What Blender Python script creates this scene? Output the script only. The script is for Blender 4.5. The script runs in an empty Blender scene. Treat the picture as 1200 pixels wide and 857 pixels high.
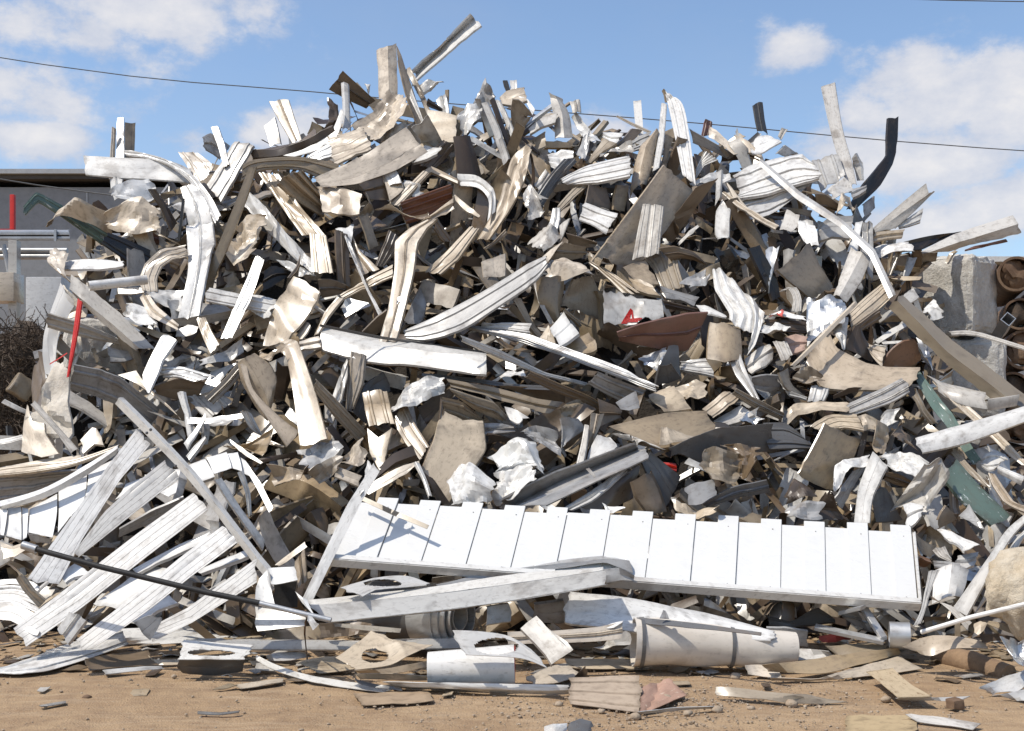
import bpy, bmesh, math, random
from mathutils import Vector, noise, Matrix
random.seed(7)
R = math.radians
S = bpy.context.scene
COL = S.collection
F, HY, EYE = 1400.0, 510.0, 1.5          # focal length in px of the 1200 px wide photo, horizon row, eye height
BASE, SLOPE = 8.6, 1.5                   # foot of the heap's front face and its gradient

# ------------------------------------------------------------------ camera, world, sun
cam = bpy.data.objects.new('camera', bpy.data.cameras.new('camera'))
COL.objects.link(cam); S.camera = cam
cam.location = (0, 0, EYE); cam.rotation_euler = (R(90), 0, 0)
cam.data.sensor_width = 36; cam.data.lens = 36*F/1200
cam.data.shift_y = (HY-428.5)/1200
cam.data.clip_start = .1; cam.data.clip_end = 3000
S.view_settings.view_transform = 'Standard'; S.view_settings.look = 'None'
S.view_settings.exposure = 0.75; S.view_settings.gamma = 1
S.view_settings.use_curve_mapping = False
SUN = Vector((-.50, -.20, .84)).normalized()     # towards the sun
EL = math.asin(SUN.z); AZ = math.atan2(SUN.x, SUN.y)
sl = bpy.data.lights.new('sun', 'SUN'); so = bpy.data.objects.new('sun', sl); COL.objects.link(so)
sl.energy = 2.6; sl.angle = R(.5); sl.color = (1, .945, .855)
so.rotation_euler = SUN.to_track_quat('Z', 'Y').to_euler(); so.location = (-8, -4, 14)

W = bpy.data.worlds.new('World'); S.world = W; W.use_nodes = True
nt = W.node_tree; nt.nodes.clear()
def N(t, tree=None, **k):
    n = (tree or nt).nodes.new(t)
    for a, b in k.items(): setattr(n, a, b)
    return n
def build_world():
    L = nt.links.new
    out = N('ShaderNodeOutputWorld'); bg = N('ShaderNodeBackground'); L(bg.outputs[0], out.inputs[0])
    sky = N('ShaderNodeTexSky', sky_type='NISHITA', sun_disc=False, sun_elevation=EL, sun_rotation=AZ,
            air_density=1.0, dust_density=1.0, ozone_density=2.6)
    bg.inputs[1].default_value = .105
    tc = N('ShaderNodeTexCoord')
    sep = N('ShaderNodeSeparateXYZ'); L(tc.outputs['Generated'], sep.inputs[0])
    def M(op, a, b=None, c=None, clamp=False):
        m = N('ShaderNodeMath', operation=op, use_clamp=clamp)
        for i, v in enumerate((a, b, c)):
            if v is None: continue
            if isinstance(v, (int, float)): m.inputs[i].default_value = v
            else: L(v, m.inputs[i])
        return m.outputs[0]
    # direction -> (azimuth, elevation) of the heavens
    az = M('ARCTAN2', sep.outputs[0], sep.outputs[1])
    el = M('ARCSINE', sep.outputs[2])
    cmb = N('ShaderNodeCombineXYZ'); L(az, cmb.inputs[0]); L(el, cmb.inputs[1])
    def noise_(sc, det, rough, sy=1.0, off=0):
        mp = N('ShaderNodeMapping'); mp.inputs['Scale'].default_value = (sc, sc*sy, 1); mp.inputs['Location'].default_value = (off, off*.7, 0)
        L(cmb.outputs[0], mp.inputs[0])
        n = N('ShaderNodeTexNoise', noise_dimensions='2D'); n.inputs['Scale'].default_value = 1
        n.inputs['Detail'].default_value = det; n.inputs['Roughness'].default_value = rough
        L(mp.outputs[0], n.inputs[0]); return n.outputs[0]
    n1 = noise_(16, 9, .62, 1.6); n2 = noise_(7, 5, .5, 1.5, 3.1); n3 = noise_(22, 7, .6, 1.7, 8)
    # cumulus banks: (photo column, photo row, half width, half height, weight)
    total = None
    for (px, py, rx, ry, w) in [(1110, 112, 105, 52, 1.0), (1190, 120, 90, 62, 1.0), (1030, 130, 50, 30, .75), (980, 178, 60, 24, .8), (1080, 190, 150, 45, .85), (930, 58, 42, 25, .95), (1180, 245, 110, 40, .95), (1090, 270, 130, 45, .8), (1160, 180, 110, 30, .7), (60, 30, 120, 40, .62), (200, 10, 110, 38, .95), (290, 15, 60, 40, .8), (20, 110, 130, 50, .75), (45, 160, 65, 24, .95), (330, 152, 70, 30, .95), (230, 160, 60, 18, .5), (720, 148, 60, 24, .75), (560, 150, 60, 18, .35), (1500, 120, 200, 110, .9), (-320, 60, 220, 130, .8), (-800, -100, 350, 160, .8), (1900, -150, 350, 160, .8)]:
        a0 = math.atan2(px-600, F); e0 = math.atan2(HY-py, math.hypot(F, px-600))
        dx = M('DIVIDE', M('SUBTRACT', az, a0), rx/F); dy = M('DIVIDE', M('SUBTRACT', el, e0), ry/F)
        d = M('ADD', M('MULTIPLY', dx, dx), M('MULTIPLY', dy, dy))
        b = M('MULTIPLY', M('POWER', 2.718, M('MULTIPLY', d, -.9)), w)
        total = b if total is None else M('MAXIMUM', total, b)
    dens = M('ADD', total, M('MULTIPLY', M('SUBTRACT', n1, .5), 1.25))
    dens = M('ADD', dens, M('MULTIPLY', M('SUBTRACT', n2, .5), .5))
    mr = N('ShaderNodeMapRange', interpolation_type='SMOOTHSTEP'); L(dens, mr.inputs[0])
    mr.inputs[1].default_value = .25; mr.inputs[2].default_value = .68; mr.inputs[4].default_value = .93
    # cloud brightness: sunlit tops, greyer bases
    sh = N('ShaderNodeMapRange'); L(M('ADD', M('MULTIPLY', n3, .6), M('MULTIPLY', dens, .5)), sh.inputs[0])
    sh.inputs[1].default_value = .35; sh.inputs[2].default_value = .95
    cc = N('ShaderNodeMix', data_type='RGBA'); L(sh.outputs[0], cc.inputs[0])
    cc.inputs[6].default_value = (2.9, 3.25, 4.05, 1); cc.inputs[7].default_value = (5.1, 4.95, 4.9, 1)
    # thin high veil
    veil = N('ShaderNodeMapRange'); L(noise_(5, 6, .6, 2.2, 5.5), veil.inputs[0])
    veil.inputs[1].default_value = .45; veil.inputs[2].default_value = .8; veil.inputs[4].default_value = .10
    v = N('ShaderNodeMix', data_type='RGBA'); L(veil.outputs[0], v.inputs[0]); L(sky.outputs[0], v.inputs[6]); v.inputs[7].default_value = (2.9, 3.1, 3.5, 1)
    mx = N('ShaderNodeMix', data_type='RGBA'); L(mr.outputs[0], mx.inputs[0]); L(v.outputs[2], mx.inputs[6]); L(cc.outputs[2], mx.inputs[7])
    L(mx.outputs[2], bg.inputs[0])
build_world()

# ------------------------------------------------------------------ materials
MATS = {}
def nodes_of(name):
    m = bpy.data.materials.new(name); m.use_nodes = True
    t = m.node_tree; t.nodes.clear()
    o = t.nodes.new('ShaderNodeOutputMaterial'); p = t.nodes.new('ShaderNodeBsdfPrincipled')
    t.links.new(p.outputs[0], o.inputs[0]); return m, t, p
def tex(t, kind, vec, scale, **k):
    n = t.nodes.new(kind); t.links.new(vec, n.inputs['Vector']); n.inputs['Scale'].default_value = scale
    for a, b in k.items():
        if a in n.inputs: n.inputs[a].default_value = b
        else: setattr(n, a, b)
    return n
def rng(t, val, a, b, c=0., d=1.):
    n = t.nodes.new('ShaderNodeMapRange'); t.links.new(val, n.inputs[0])
    for i, v in zip((1, 2, 3, 4), (a, b, c, d)): n.inputs[i].default_value = v
    return n.outputs[0]
def mix(t, fac, a, b, bt='MIX'):
    n = t.nodes.new('ShaderNodeMix'); n.data_type = 'RGBA'; n.blend_type = bt
    for s, v in ((0, fac), (6, a), (7, b)):
        if isinstance(v, (int, float)): n.inputs[s].default_value = v
        elif isinstance(v, tuple): n.inputs[s].default_value = (*v, 1) if len(v) == 3 else v
        else: t.links.new(v, n.inputs[s])
    return n.outputs[2]
def mth(t, op, a, b):
    n = t.nodes.new('ShaderNodeMath'); n.operation = op; n.use_clamp = True
    for i, v in enumerate((a, b)):
        if isinstance(v, (int, float)): n.inputs[i].default_value = v
        else: t.links.new(v, n.inputs[i])
    return n.outputs[0]
def sheet_mat(name, col, dirt=(.125, .085, .052), rough=.42, metal=0., amt=.55, chip=None, spec=.5):
    m, t, p = nodes_of(name)
    uv = t.nodes.new('ShaderNodeUVMap').outputs[0]
    oi = t.nodes.new('ShaderNodeObjectInfo')
    mp = t.nodes.new('ShaderNodeMapping'); t.links.new(uv, mp.inputs[0]); mp.inputs['Scale'].default_value = (1.3, 4.2, 1)
    big = tex(t, 'ShaderNodeTexNoise', uv, 2.2, Detail=7., Roughness=.62)
    fine = tex(t, 'ShaderNodeTexNoise', uv, 22., Detail=5., Roughness=.6)
    stre = tex(t, 'ShaderNodeTexNoise', mp.outputs[0], 3., Detail=6., Roughness=.65)
    spot = tex(t, 'ShaderNodeTexVoronoi', uv, 17.); scr = tex(t, 'ShaderNodeTexNoise', mp.outputs[0], 11., Detail=4., Roughness=.6)
    gr = t.nodes.new('ShaderNodeAttribute'); gr.attribute_name = 'grime'
    # one piece is a little paler, dirtier or yellower than the next
    hs = t.nodes.new('ShaderNodeHueSaturation'); hs.inputs['Color'].default_value = (*col, 1)
    t.links.new(rng(t, oi.outputs['Random'], 0, 1, .84, 1.08), hs.inputs['Value'])
    t.links.new(rng(t, oi.outputs['Random'], 0, 1, 1.2, .8), hs.inputs['Saturation'])
    c = hs.outputs[0]
    c = mix(t, rng(t, stre.outputs[0], .50, .72, 0, .55*amt), c, tuple(.65*a+.35*b for a, b in zip(dirt, col)))
    c = mix(t, rng(t, big.outputs[0], .57, .64, 0, .8*amt), c, dirt)
    c = mix(t, rng(t, spot.outputs['Distance'], .10, .05, 0, .6*amt), c, tuple(x*.5 for x in dirt))
    c = mix(t, rng(t, scr.outputs[0], .61, .65, 0, .8*amt), c, tuple(.5*a+.3*b for a, b in zip(dirt, col)))
    c = mix(t, rng(t, fine.outputs[0], .52, .72, 0, .6*amt), c, tuple(.8*x for x in dirt))
    g = mth(t, 'MULTIPLY', gr.outputs['Fac'], rng(t, fine.outputs[0], .3, .6, .35, 1))
    c = mix(t, g, c, tuple(x*.35 for x in dirt))
    if chip:
        ch = tex(t, 'ShaderNodeTexNoise', mp.outputs[0], 6., Detail=8., Roughness=.7)
        c = mix(t, rng(t, ch.outputs[0], .60, .63), c, chip)
    t.links.new(c, p.inputs['Base Color'])
    t.links.new(rng(t, big.outputs[0], .35, .7, rough-.1, rough+.25), p.inputs['Roughness'])
    p.inputs['Metallic'].default_value = metal; p.inputs['Specular IOR Level'].default_value = spec
    if spec > .3 and max(col) > .15: p.inputs['Coat Weight'].default_value = .35; p.inputs['Coat Roughness'].default_value = .22
    bp = t.nodes.new('ShaderNodeBump'); bp.inputs['Strength'].default_value = .16; bp.inputs['Distance'].default_value = .012
    t.links.new(tex(t, 'ShaderNodeTexNoise', uv, 7., Detail=4., Roughness=.55).outputs[0], bp.inputs['Height'])
    t.links.new(bp.outputs[0], p.inputs['Normal'])
    MATS[name] = m
PAL = dict(
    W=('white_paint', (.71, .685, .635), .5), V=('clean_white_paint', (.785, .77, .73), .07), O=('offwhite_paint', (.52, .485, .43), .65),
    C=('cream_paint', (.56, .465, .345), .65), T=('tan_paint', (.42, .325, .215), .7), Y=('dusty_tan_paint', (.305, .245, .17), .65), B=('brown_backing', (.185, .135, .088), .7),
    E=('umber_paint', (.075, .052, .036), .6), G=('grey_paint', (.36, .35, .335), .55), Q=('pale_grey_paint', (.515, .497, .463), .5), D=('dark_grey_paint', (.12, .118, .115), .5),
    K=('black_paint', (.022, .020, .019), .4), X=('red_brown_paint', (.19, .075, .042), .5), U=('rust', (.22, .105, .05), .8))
KEY = {}
for k, (nm, c, a) in PAL.items():
    sheet_mat(nm, c, amt=a, rough=.27 if k in 'WVKDGQ' else .36); KEY[k] = MATS[nm]
sheet_mat('green_paint', (.10, .155, .12), amt=.4, chip=(.52, .55, .53), rough=.3); KEY['N'] = MATS['green_paint']
sheet_mat('mill_aluminium', (.60, .60, .59), amt=.45, metal=.75, rough=.38); KEY['S'] = MATS['mill_aluminium']
sheet_mat('red_paint', (.55, .045, .03), amt=.2, rough=.5); KEY['R'] = MATS['red_paint']
sheet_mat('cream_roll', (.62, .55, .455), amt=.3, rough=.45)
sheet_mat('beam_tan', (.30, .245, .175), amt=.22, rough=.4); KEY['b'] = MATS['beam_tan']
sheet_mat('card', (.37, .275, .185), amt=.45, rough=.8, spec=.2); KEY['J'] = MATS['card']
sheet_mat('pink_card', (.46, .31, .245), amt=.35, rough=.8, spec=.2, chip=(.52, .40, .30)); KEY['P'] = MATS['pink_card']
sheet_mat('weathered_wood', (.44, .33, .19), amt=.6, rough=.85, spec=.2, chip=(.25, .17, .10)); KEY['H'] = MATS['weathered_wood']

def solid_mat(name, col, col2, scale=6., rough=.9, bump=.5, bdist=.02, metal=0, coord='Object', lo=.35, hi=.65, spec=.3):
    m, t, p = nodes_of(name)
    v = t.nodes.new('ShaderNodeTexCoord').outputs[coord]
    a = tex(t, 'ShaderNodeTexNoise', v, scale, Detail=8., Roughness=.65)
    b = tex(t, 'ShaderNodeTexNoise', v, scale*7, Detail=6., Roughness=.7)
    c = mix(t, rng(t, a.outputs[0], lo, hi), col, col2)
    c = mix(t, rng(t, b.outputs[0], .45, .75, 0, .5), c, tuple(x*.55 for x in col))
    t.links.new(c, p.inputs['Base Color'])
    p.inputs['Roughness'].default_value = rough; p.inputs['Metallic'].default_value = metal; p.inputs['Specular IOR Level'].default_value = spec
    if spec > .3 and max(col) > .15: p.inputs['Coat Weight'].default_value = .35; p.inputs['Coat Roughness'].default_value = .22
    bp = t.nodes.new('ShaderNodeBump'); bp.inputs['Strength'].default_value = bump; bp.inputs['Distance'].default_value = bdist
    t.links.new(mix(t, .45, a.outputs[0], b.outputs[0]), bp.inputs['Height']); t.links.new(bp.outputs[0], p.inputs['Normal'])
    MATS[name] = m; return m
solid_mat('concrete', (.50, .465, .41), (.64, .61, .55), 3., bump=.9, bdist=.05)
solid_mat('stone', (.52, .42, .29), (.62, .55, .44), 3.5, bump=.9, bdist=.06)
solid_mat('rusty_steel', (.115, .066, .04), (.22, .145, .09), 5., rough=.8)
solid_mat('pebble', (.30, .22, .15), (.42, .34, .25), 8.)
solid_mat('galvanised', (.45, .46, .47), (.36, .36, .36), 6., rough=.45, metal=.6, bump=.1)
solid_mat('black_rubber', (.012, .012, .013), (.03, .028, .026), 8., rough=.6, bump=.2)
solid_mat('wall_grey', (.25, .252, .255), (.27, .272, .275), 1., rough=.6, bump=.05)
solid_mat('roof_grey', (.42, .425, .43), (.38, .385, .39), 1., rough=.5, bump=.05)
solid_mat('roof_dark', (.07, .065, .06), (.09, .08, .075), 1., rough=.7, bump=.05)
solid_mat('wire_tangle', (.10, .068, .045), (.045, .036, .028), 9., rough=.8)
solid_mat('cable', (.10, .10, .10), (.12, .12, .12), 1.)
solid_mat('shaded_heap_dirt', (.05, .04, .03), (.028, .023, .019), 2., bump=1., bdist=.08)  # dirt with the deep shade of the gaps put into its colour
solid_mat('red_post', (.60, .03, .02), (.5, .025, .02), 3., rough=.5, bump=.1)
solid_mat('red_tape', (.62, .02, .018), (.5, .015, .012), 9., rough=.5, bump=.3)
solid_mat('foil', (.66, .66, .66), (.5, .5, .5), 8., rough=.3, metal=.8, bump=.6)
solid_mat('log_wood', (.30, .20, .12), (.20, .13, .08), 6., rough=.85)
solid_mat('tarp', (.66, .60, .51), (.54, .47, .37), 4., rough=.6, bump=.7, bdist=.03)
solid_mat('white_rag', (.75, .73, .70), (.6, .57, .52), 9., rough=.8)
def film_mat():
    m, t, p = nodes_of('plastic_film')
    p.inputs['Base Color'].default_value = (.72, .70, .66, 1); p.inputs['Roughness'].default_value = .35; p.inputs['Alpha'].default_value = .72
    MATS['plastic_film'] = m
film_mat()

# ------------------------------------------------------------------ placing
def heapY(px, py):
    y = (EYE + BASE*SLOPE) / (SLOPE + (py-HY)/F)
    return max(y, BASE-.2)
def at(px, py, Y): return Vector(((px-600)/F*Y, Y, EYE-(py-HY)/F*Y))
def on_ground(px, py, h=0.): return at(px, py, F*(EYE-h)/(py-HY))
CR = [0, 0, 4.]
def crop(x, y, s=4.): CR[:] = [x, y, s]
def P(x, y): return CR[0]+x/CR[2], CR[1]+y/CR[2]
def link(name, me, mats, parent=None):
    o = bpy.data.objects.new(name, me); COL.objects.link(o)
    for m in mats: me.materials.append(m)
    if parent: o.parent = parent
    return o
def tag(o, label=None, cat=None, group=None, kind=None):
    for k, v in (('label', label), ('category', cat), ('group', group), ('kind', kind)):
        if v: o[k] = v
    return o
def empty(name, loc=(0, 0, 0)):
    o = bpy.data.objects.new(name, None); COL.objects.link(o); o.location = loc; o.empty_display_size = .1; return o
def origin_to(o, c):
    o.data.transform(Matrix.Translation(-c)); o.location = c

# ------------------------------------------------------------------ sheet metal builder
TILT = dict(L=(-.25, .75), H=(-.4, 1.25), F=(0, .4), V=(0, 0), S=(.5, .15), D=(.25, -.45), X=(.8, -.2), W=(-.7, .3), Z=(0, -.9))
def cat(p0, p1, p2, p3, t):
    return .5*((2*p1)+(p2-p0)*t+(2*p0-5*p1+4*p2-p3)*t*t+(3*p1-p0-3*p2+p3)*t*t*t)
def resample(pts, n, kink):
    m = len(pts)
    if m == 1: return [pts[0].copy() for _ in range(n)]
    out = []
    for i in range(n):
        s = i/(n-1)*(m-1); k = min(int(s), m-2); t = s-k
        if kink or m == 2:
            q = pts[k].lerp(pts[k+1], t)
            if m > 2 and kink != 2:       # a small radius at the fold
                for c in range(1, m-1):
                    e = abs(s-c)
                    if e < .12: q = q.lerp((pts[c-1].lerp(pts[c], .88)+pts[c].lerp(pts[c+1], .12))/2, .5*(1-e/.12))
            out.append(q)
        else: out.append(cat(pts[max(k-1, 0)], pts[k], pts[k+1], pts[min(k+2, m-1)], t))
    return out
def hsh(i, j):
    n = (i*374761393+j*668265263) & 0xffffffff; n = ((n ^ (n >> 13))*1274126177) & 0xffffffff
    return ((n ^ (n >> 16)) & 0xffff)/32767.5-1
def tri(x, y):                       # flat-faceted noise: random heights joined by plane triangles
    i, j = math.floor(x), math.floor(y); f, g = x-i, y-j
    a, b, c, d = hsh(i, j), hsh(i+1, j), hsh(i, j+1), hsh(i+1, j+1)
    if hsh(i+71, j-37) > 0: return a+(b-a)*f+(d-b)*g if f > g else a+(d-c)*f+(c-a)*g
    return a+(b-a)*f+(c-a)*g if f+g < 1 else d+(c-d)*(1-f)+(b-d)*(1-g)
def sheet_grid(edges, step, rnd, kink=False, ribs=None, ribh=.010, corr=0, bulge=0., cr=.02, nz=.005, tear=.012, q=None, lip=None, facet=False, maxn=56, auto=False, rg=.4, seam=()):
    """edges: long lines (lists of Vector), lofted across; returns points, grime, uv"""
    ln = max(sum((e[i+1]-e[i]).length for i in range(len(e)-1)) for e in edges)
    if facet: step = max(.017, min(.024, ln/7))
    n = int(min(max(ln/step, 4), maxn))+1
    E = [resample(e, n, kink) for e in edges]
    wd = [max((E[k+1][i]-E[k][i]).length for i in range(n)) for k in range(len(E)-1)]
    W_ = sum(wd)
    if auto and ribs is None and not facet and not corr and len(E) == 2 and rnd.random() < .35: seam = (rnd.choice((.3, .5, .68)),); ribs = 0
    if ribs is None: ribs = rnd.choice((0, 0, 0, 1, 1, 2)) if auto and len(E) == 2 and not corr and not facet and not bulge else 0
    if lip is None: lip = rnd.choice((0, .010, .016, .022)) if auto and not facet and not corr and W_ > .05 else 0
    cols = []            # (edge pair, v inside the pair, global v, rib height, grime)
    for k in range(len(E)-1):
        qq = q or int(min(max(wd[k]/step, 2), 14))
        if corr: qq = max(qq, corr*6//(len(E)-1))
        vs = {j/qq: (0., 0.) for j in range(qq+1)}
        if ribs and not corr:
            vs = {0.: (0., .2), .25: (0., 0.), .5: (0., 0.), .75: (0., 0.), 1.: (0., .2)} if len(E) == 2 and ribs == 1 else {0.: (0., .2), 1.: (0., .2)} if len(E) == 2 else vs
            per = 1/ribs; f = min(.010/max(wd[k], .02), .13*per); rh = math.copysign(min(abs(ribh), .10*wd[k]*per), ribh)
            for r in range(ribs):
                c0 = (r+.5)*per
                for dv, hh, gg in ((-2.6*f, 0, .0), (-1.5*f, 0, rg), (-.7*f, 1, .0), (.7*f, 1, .0), (1.5*f, 0, rg), (2.6*f, 0, 0)): vs[c0+dv] = (hh*rh, gg)
                vs[r*per+.02*per] = (0., .1)
        for sv in seam:
            e_ = .0028/max(wd[k], .03); vs[sv-e_] = (0., .0); vs[sv] = (-.0015, .6); vs[sv+e_] = (0., .0)
        if lip and k == 0: vs[min(.006/max(wd[k], .02), .1)] = (0., .35)
        if lip and k == len(E)-2: vs[1-min(.006/max(wd[k], .02), .1)] = (0., .35)
        for v in sorted(vs):
            if v == 1. and k < len(E)-2: continue
            h, g = vs[v]
            if lip and ((k == 0 and v == 0.) or (k == len(E)-2 and v == 1.)): h = -lip
            cols.append((k, v, (k+v)/(len(E)-1), h, g))
    c = len(cols); V = [sum(wd[:k])+v*wd[k] for k, v, *_ in cols]
    pts = [[E[k][i].lerp(E[k+1][i], v) for k, v, *_ in cols] for i in range(n)]
    lines = []
    ncr = max(1, int(ln*W_*9+1.5)) if cr else 0
    for _ in range(min(ncr, 9)):
        a = rnd.uniform(0, math.pi); lines.append((rnd.uniform(0, ln), rnd.uniform(0, W_), math.cos(a), math.sin(a), rnd.uniform(.03, .13)*min(1, 2.5*W_+.3), rnd.choice((-1, 1))*rnd.uniform(.3, 1)))
    folds = []
    if facet:
        for _ in range(rnd.choice((4, 5, 6))):
            a = rnd.uniform(0, math.pi); folds.append((rnd.uniform(.1, .9)*ln, rnd.uniform(.1, .9)*W_, math.cos(a), math.sin(a), rnd.choice((-1, 1))*rnd.uniform(.10, .34)*min(1.3, .4+cr*12)))
    so_ = Vector((rnd.uniform(0, 50), rnd.uniform(0, 50), rnd.uniform(0, 50)))
    skew = rnd.uniform(-.06, .06) if auto else 0
    rag = [rnd.choice((0, .006, .014)) if auto and W_ > .09 and not lip else 0 for _ in (0, 1)]
    res = []; gr = []; uvs = []
    for i in range(n):
        row = []; grow = []; ur = []
        u = i/(n-1)*ln
        for j in range(c):
            i0, i1 = max(i-1, 0), min(i+1, n-1); j0, j1 = max(j-1, 0), min(j+1, c-1)
            du = pts[i1][j]-pts[i0][j]; dv = pts[i][j1]-pts[i][j0]
            nr = du.cross(dv)
            nr = nr.normalized() if nr.length > 1e-9 else Vector((0, -1, 0))
            if nr.y > 0: nr = -nr
            k, v, vl, d, g = cols[j]; w = V[j]
            if corr: d += ribh*math.sin(vl*corr*2*math.pi); g = max(g, .35*max(0, -math.sin(vl*corr*2*math.pi)))
            if bulge: d += bulge*(1-(2*vl-1)**2)
            for (lu, lv, ca, sa, ww, am) in (() if facet else lines):
                dd = abs((u-lu)*ca+(w-lv)*sa)
                if dd < ww: d += cr*am*(1-dd/ww); g = max(g, .45*max(0, 1-dd/.01))
            p = pts[i][j]
            if facet:
                d += cr*.55*tri(u/.085+so_.x, w/.075+so_.y)+cr*.2*tri(u/.055+so_.y, w/.05+so_.z)
                for (lu, lv, ca, sa, am) in folds:
                    t = (u-lu)*ca+(w-lv)*sa; d += am*(abs(t)-.22*(ln*abs(ca)+W_*abs(sa)))
                    if abs(t) < .008: g = max(g, .35)
            if nz: d += nz*noise.noise(Vector((u*2.2, w*2.2, 0))+so_)*2+nz*.5*noise.noise(Vector((u*7, w*7, 3))+so_)
            p = p+nr*d
            if i in (0, n-1):
                g = max(g, .45); dn = du.normalized() if du.length else Vector()
                if tear: p += dn*(tear*noise.noise(Vector((w*16, i, 0))+so_)*2+skew*(vl-.5)*min(W_, .25))
            if j in (0, c-1) and rag[j > 0]:
                rr_ = rag[j > 0]; p = p+(dv.normalized() if dv.length else Vector())*(1 if j == 0 else -1)*rr_*(abs(tri(u*11+so_.x, j+so_.y))+abs(tri(u*31+so_.z, j))*.5)
            row.append(p); grow.append(min(g, 1)); ur.append((u+so_.x, w+so_.y))
        res.append(row); gr.append(grow); uvs.append(ur)
    return res, gr, uvs
def add_sheet(buf, grid, th=.004, mf=0, mb=1, hole=None):
    pts, gr, uvs = grid
    n, c = len(pts), len(pts[0]); b0 = len(buf['v'])
    nrm = []
    for i in range(n):
        for j in range(c):
            du = pts[min(i+1, n-1)][j]-pts[max(i-1, 0)][j]; dv = pts[i][min(j+1, c-1)]-pts[i][max(j-1, 0)]
            x = du.cross(dv); nrm.append(x.normalized() if x.length > 1e-9 else Vector((0, -1, 0)))
    cam_p = Vector((0, 0, EYE)); sgn = sum(nrm[i*c+j].dot(cam_p-pts[i][j]) for i in range(n) for j in range(c))
    flip = sgn < 0
    for s in (1, -1):
        for i in range(n):
            for j in range(c):
                nn = nrm[i*c+j]*(-1 if flip else 1)
                buf['v'].append(pts[i][j]+nn*(th/2*s)); buf['g'].append(gr[i][j]); buf['uv'].append(uvs[i][j])
    off = n*c
    def face(a, m):
        buf['f'].append(tuple(b0+x for x in (a if not flip else a[::-1]))); buf['m'].append(m)
    gone = set()
    for i in range(n-1):
        for j in range(c-1):
            if hole:
                u, v = (i+.5)/(n-1), (j+.5)/(c-1)
                if hole(u, v): gone.add((i, j))
    for i in range(n-1):
        for j in range(c-1):
            if (i, j) in gone: continue
            a = i*c+j; face((a, a+c, a+c+1, a+1), mf); face((off+a, off+a+1, off+a+c+1, off+a+c), mb)
            for (ni, nj, p, q_) in ((i-1, j, a, a+1), (i+1, j, a+c+1, a+c), (i, j-1, a+c, a), (i, j+1, a+1, a+c+1)):
                if ni < 0 or nj < 0 or ni >= n-1 or nj >= c-1 or (ni, nj) in gone: face((p, q_, off+q_, off+p), mf)
def newbuf(): return dict(v=[], f=[], m=[], uv=[], g=[])
def buf_mesh(name, buf, smooth=35):
    me = bpy.data.meshes.new(name); me.from_pydata([tuple(v) for v in buf['v']], [], buf['f']); 
    me.polygons.foreach_set('material_index', buf['m'])
    me.polygons.foreach_set('use_smooth', [True]*len(me.polygons))
    a = me.attributes.new('grime', 'FLOAT', 'POINT'); a.data.foreach_set('value', buf['g'])
    uvl = me.uv_layers.new(name='UVMap'); idx = [0]*len(me.loops); me.loops.foreach_get('vertex_index', idx)
    uvl.data.foreach_set('uv', [x for k in idx for x in buf['uv'][k]])
    me.update(); me.set_sharp_from_angle(angle=R(smooth)); return me

PIECES = []       # (object, photo outline) of every traced piece
def parse(s):
    return [[tuple(float(x) for x in p.split(',')) for p in e.split()] for e in s.split(';')]
def edges3d(ed, tilt, off, ground):
    raw = [[P(p[0], p[1])+((p[2],) if len(p) > 2 else (0.,)) for p in e] for e in ed]
    allp = [p for e in raw for p in e]
    if ground is not None:
        return [[on_ground(p[0], p[1], ground+p[2]) for p in e] for e in raw], allp
    cx = sum(p[0] for p in allp)/len(allp); cy = sum(p[1] for p in allp)/len(allp)
    gx, gy = TILT[tilt] if isinstance(tilt, str) else tilt
    Yc = heapY(cx, cy)+off; s = Yc/F
    return [[at(p[0], p[1], Yc+gx*(p[0]-cx)*s-gy*(p[1]-cy)*s+p[2]) for p in e] for e in raw], allp
def make(name, cols, ed, tilt='L', off=0., ground=None, step=.05, hole=None, th=.004, parent=None, seed=None, **o):
    ed = parse(ed) if isinstance(ed, str) else ed
    m = max(len(e) for e in ed)
    E, allp = edges3d(ed, tilt, off, ground)
    rnd = random.Random(seed if seed is not None else hash((int(allp[0][0]*10), int(allp[0][1]*10))) & 0xffff)
    g = sheet_grid(E, step, rnd, **o)
    buf = newbuf(); add_sheet(buf, g, th=th, hole=hole)
    me = buf_mesh(name, buf, 14 if o.get('facet') else 30)
    cf, cb = (cols+'/'+cols).split('/')[:2]
    ob = link(name, me, [KEY[cf], KEY[cb]], parent)
    return ob, allp, ed
GROUPS = {}
OFFS = [.55]
def T(name, cat_, label, cols, ed, tilt='L', off=0., group=None, **o):
    o.setdefault('auto', True)
    if name == 'siding_strip' and o.get('ribs', 0) > 2: o['ribs'] = 2
    if name == 'siding_strip': o.setdefault('rg', .28)
    if name in ('sheet_panel', 'crumpled_sheet', 'metal_channel', 'metal_offcut') or (name == 'siding_strip' and max(len(e.split()) for e in ed.split(';')) <= 3): o.setdefault('kink', True)
    if name == 'crumpled_sheet' and not o.get('corr') and not o.get('ribs'): o.setdefault('facet', True); o.setdefault('tear', .03)
    ob, allp, edl = make(name, cols, ed, tilt, off*OFFS[0], **o)
    c = sum((v.co for v in ob.data.vertices), Vector())/len(ob.data.vertices)
    origin_to(ob, c)
    tag(ob, label, cat_, group or GROUPS.get(name))
    poly = [P(p[0], p[1]) for p in edl[0]]+[P(p[0], p[1]) for p in edl[-1][::-1]]
    PIECES.append((ob, poly)); return ob
GROUPS.update(siding_strip='siding strips lying in the scrap heap', sheet_panel='sheet metal panels lying in the scrap heap', metal_channel='folded channels lying in the scrap heap',
              crumpled_sheet='crumpled sheets lying in the scrap heap', flashing='bent flashings lying in the scrap heap', gutter='gutters lying in the scrap heap', metal_offcut='offcuts lying in the scrap heap')
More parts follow.
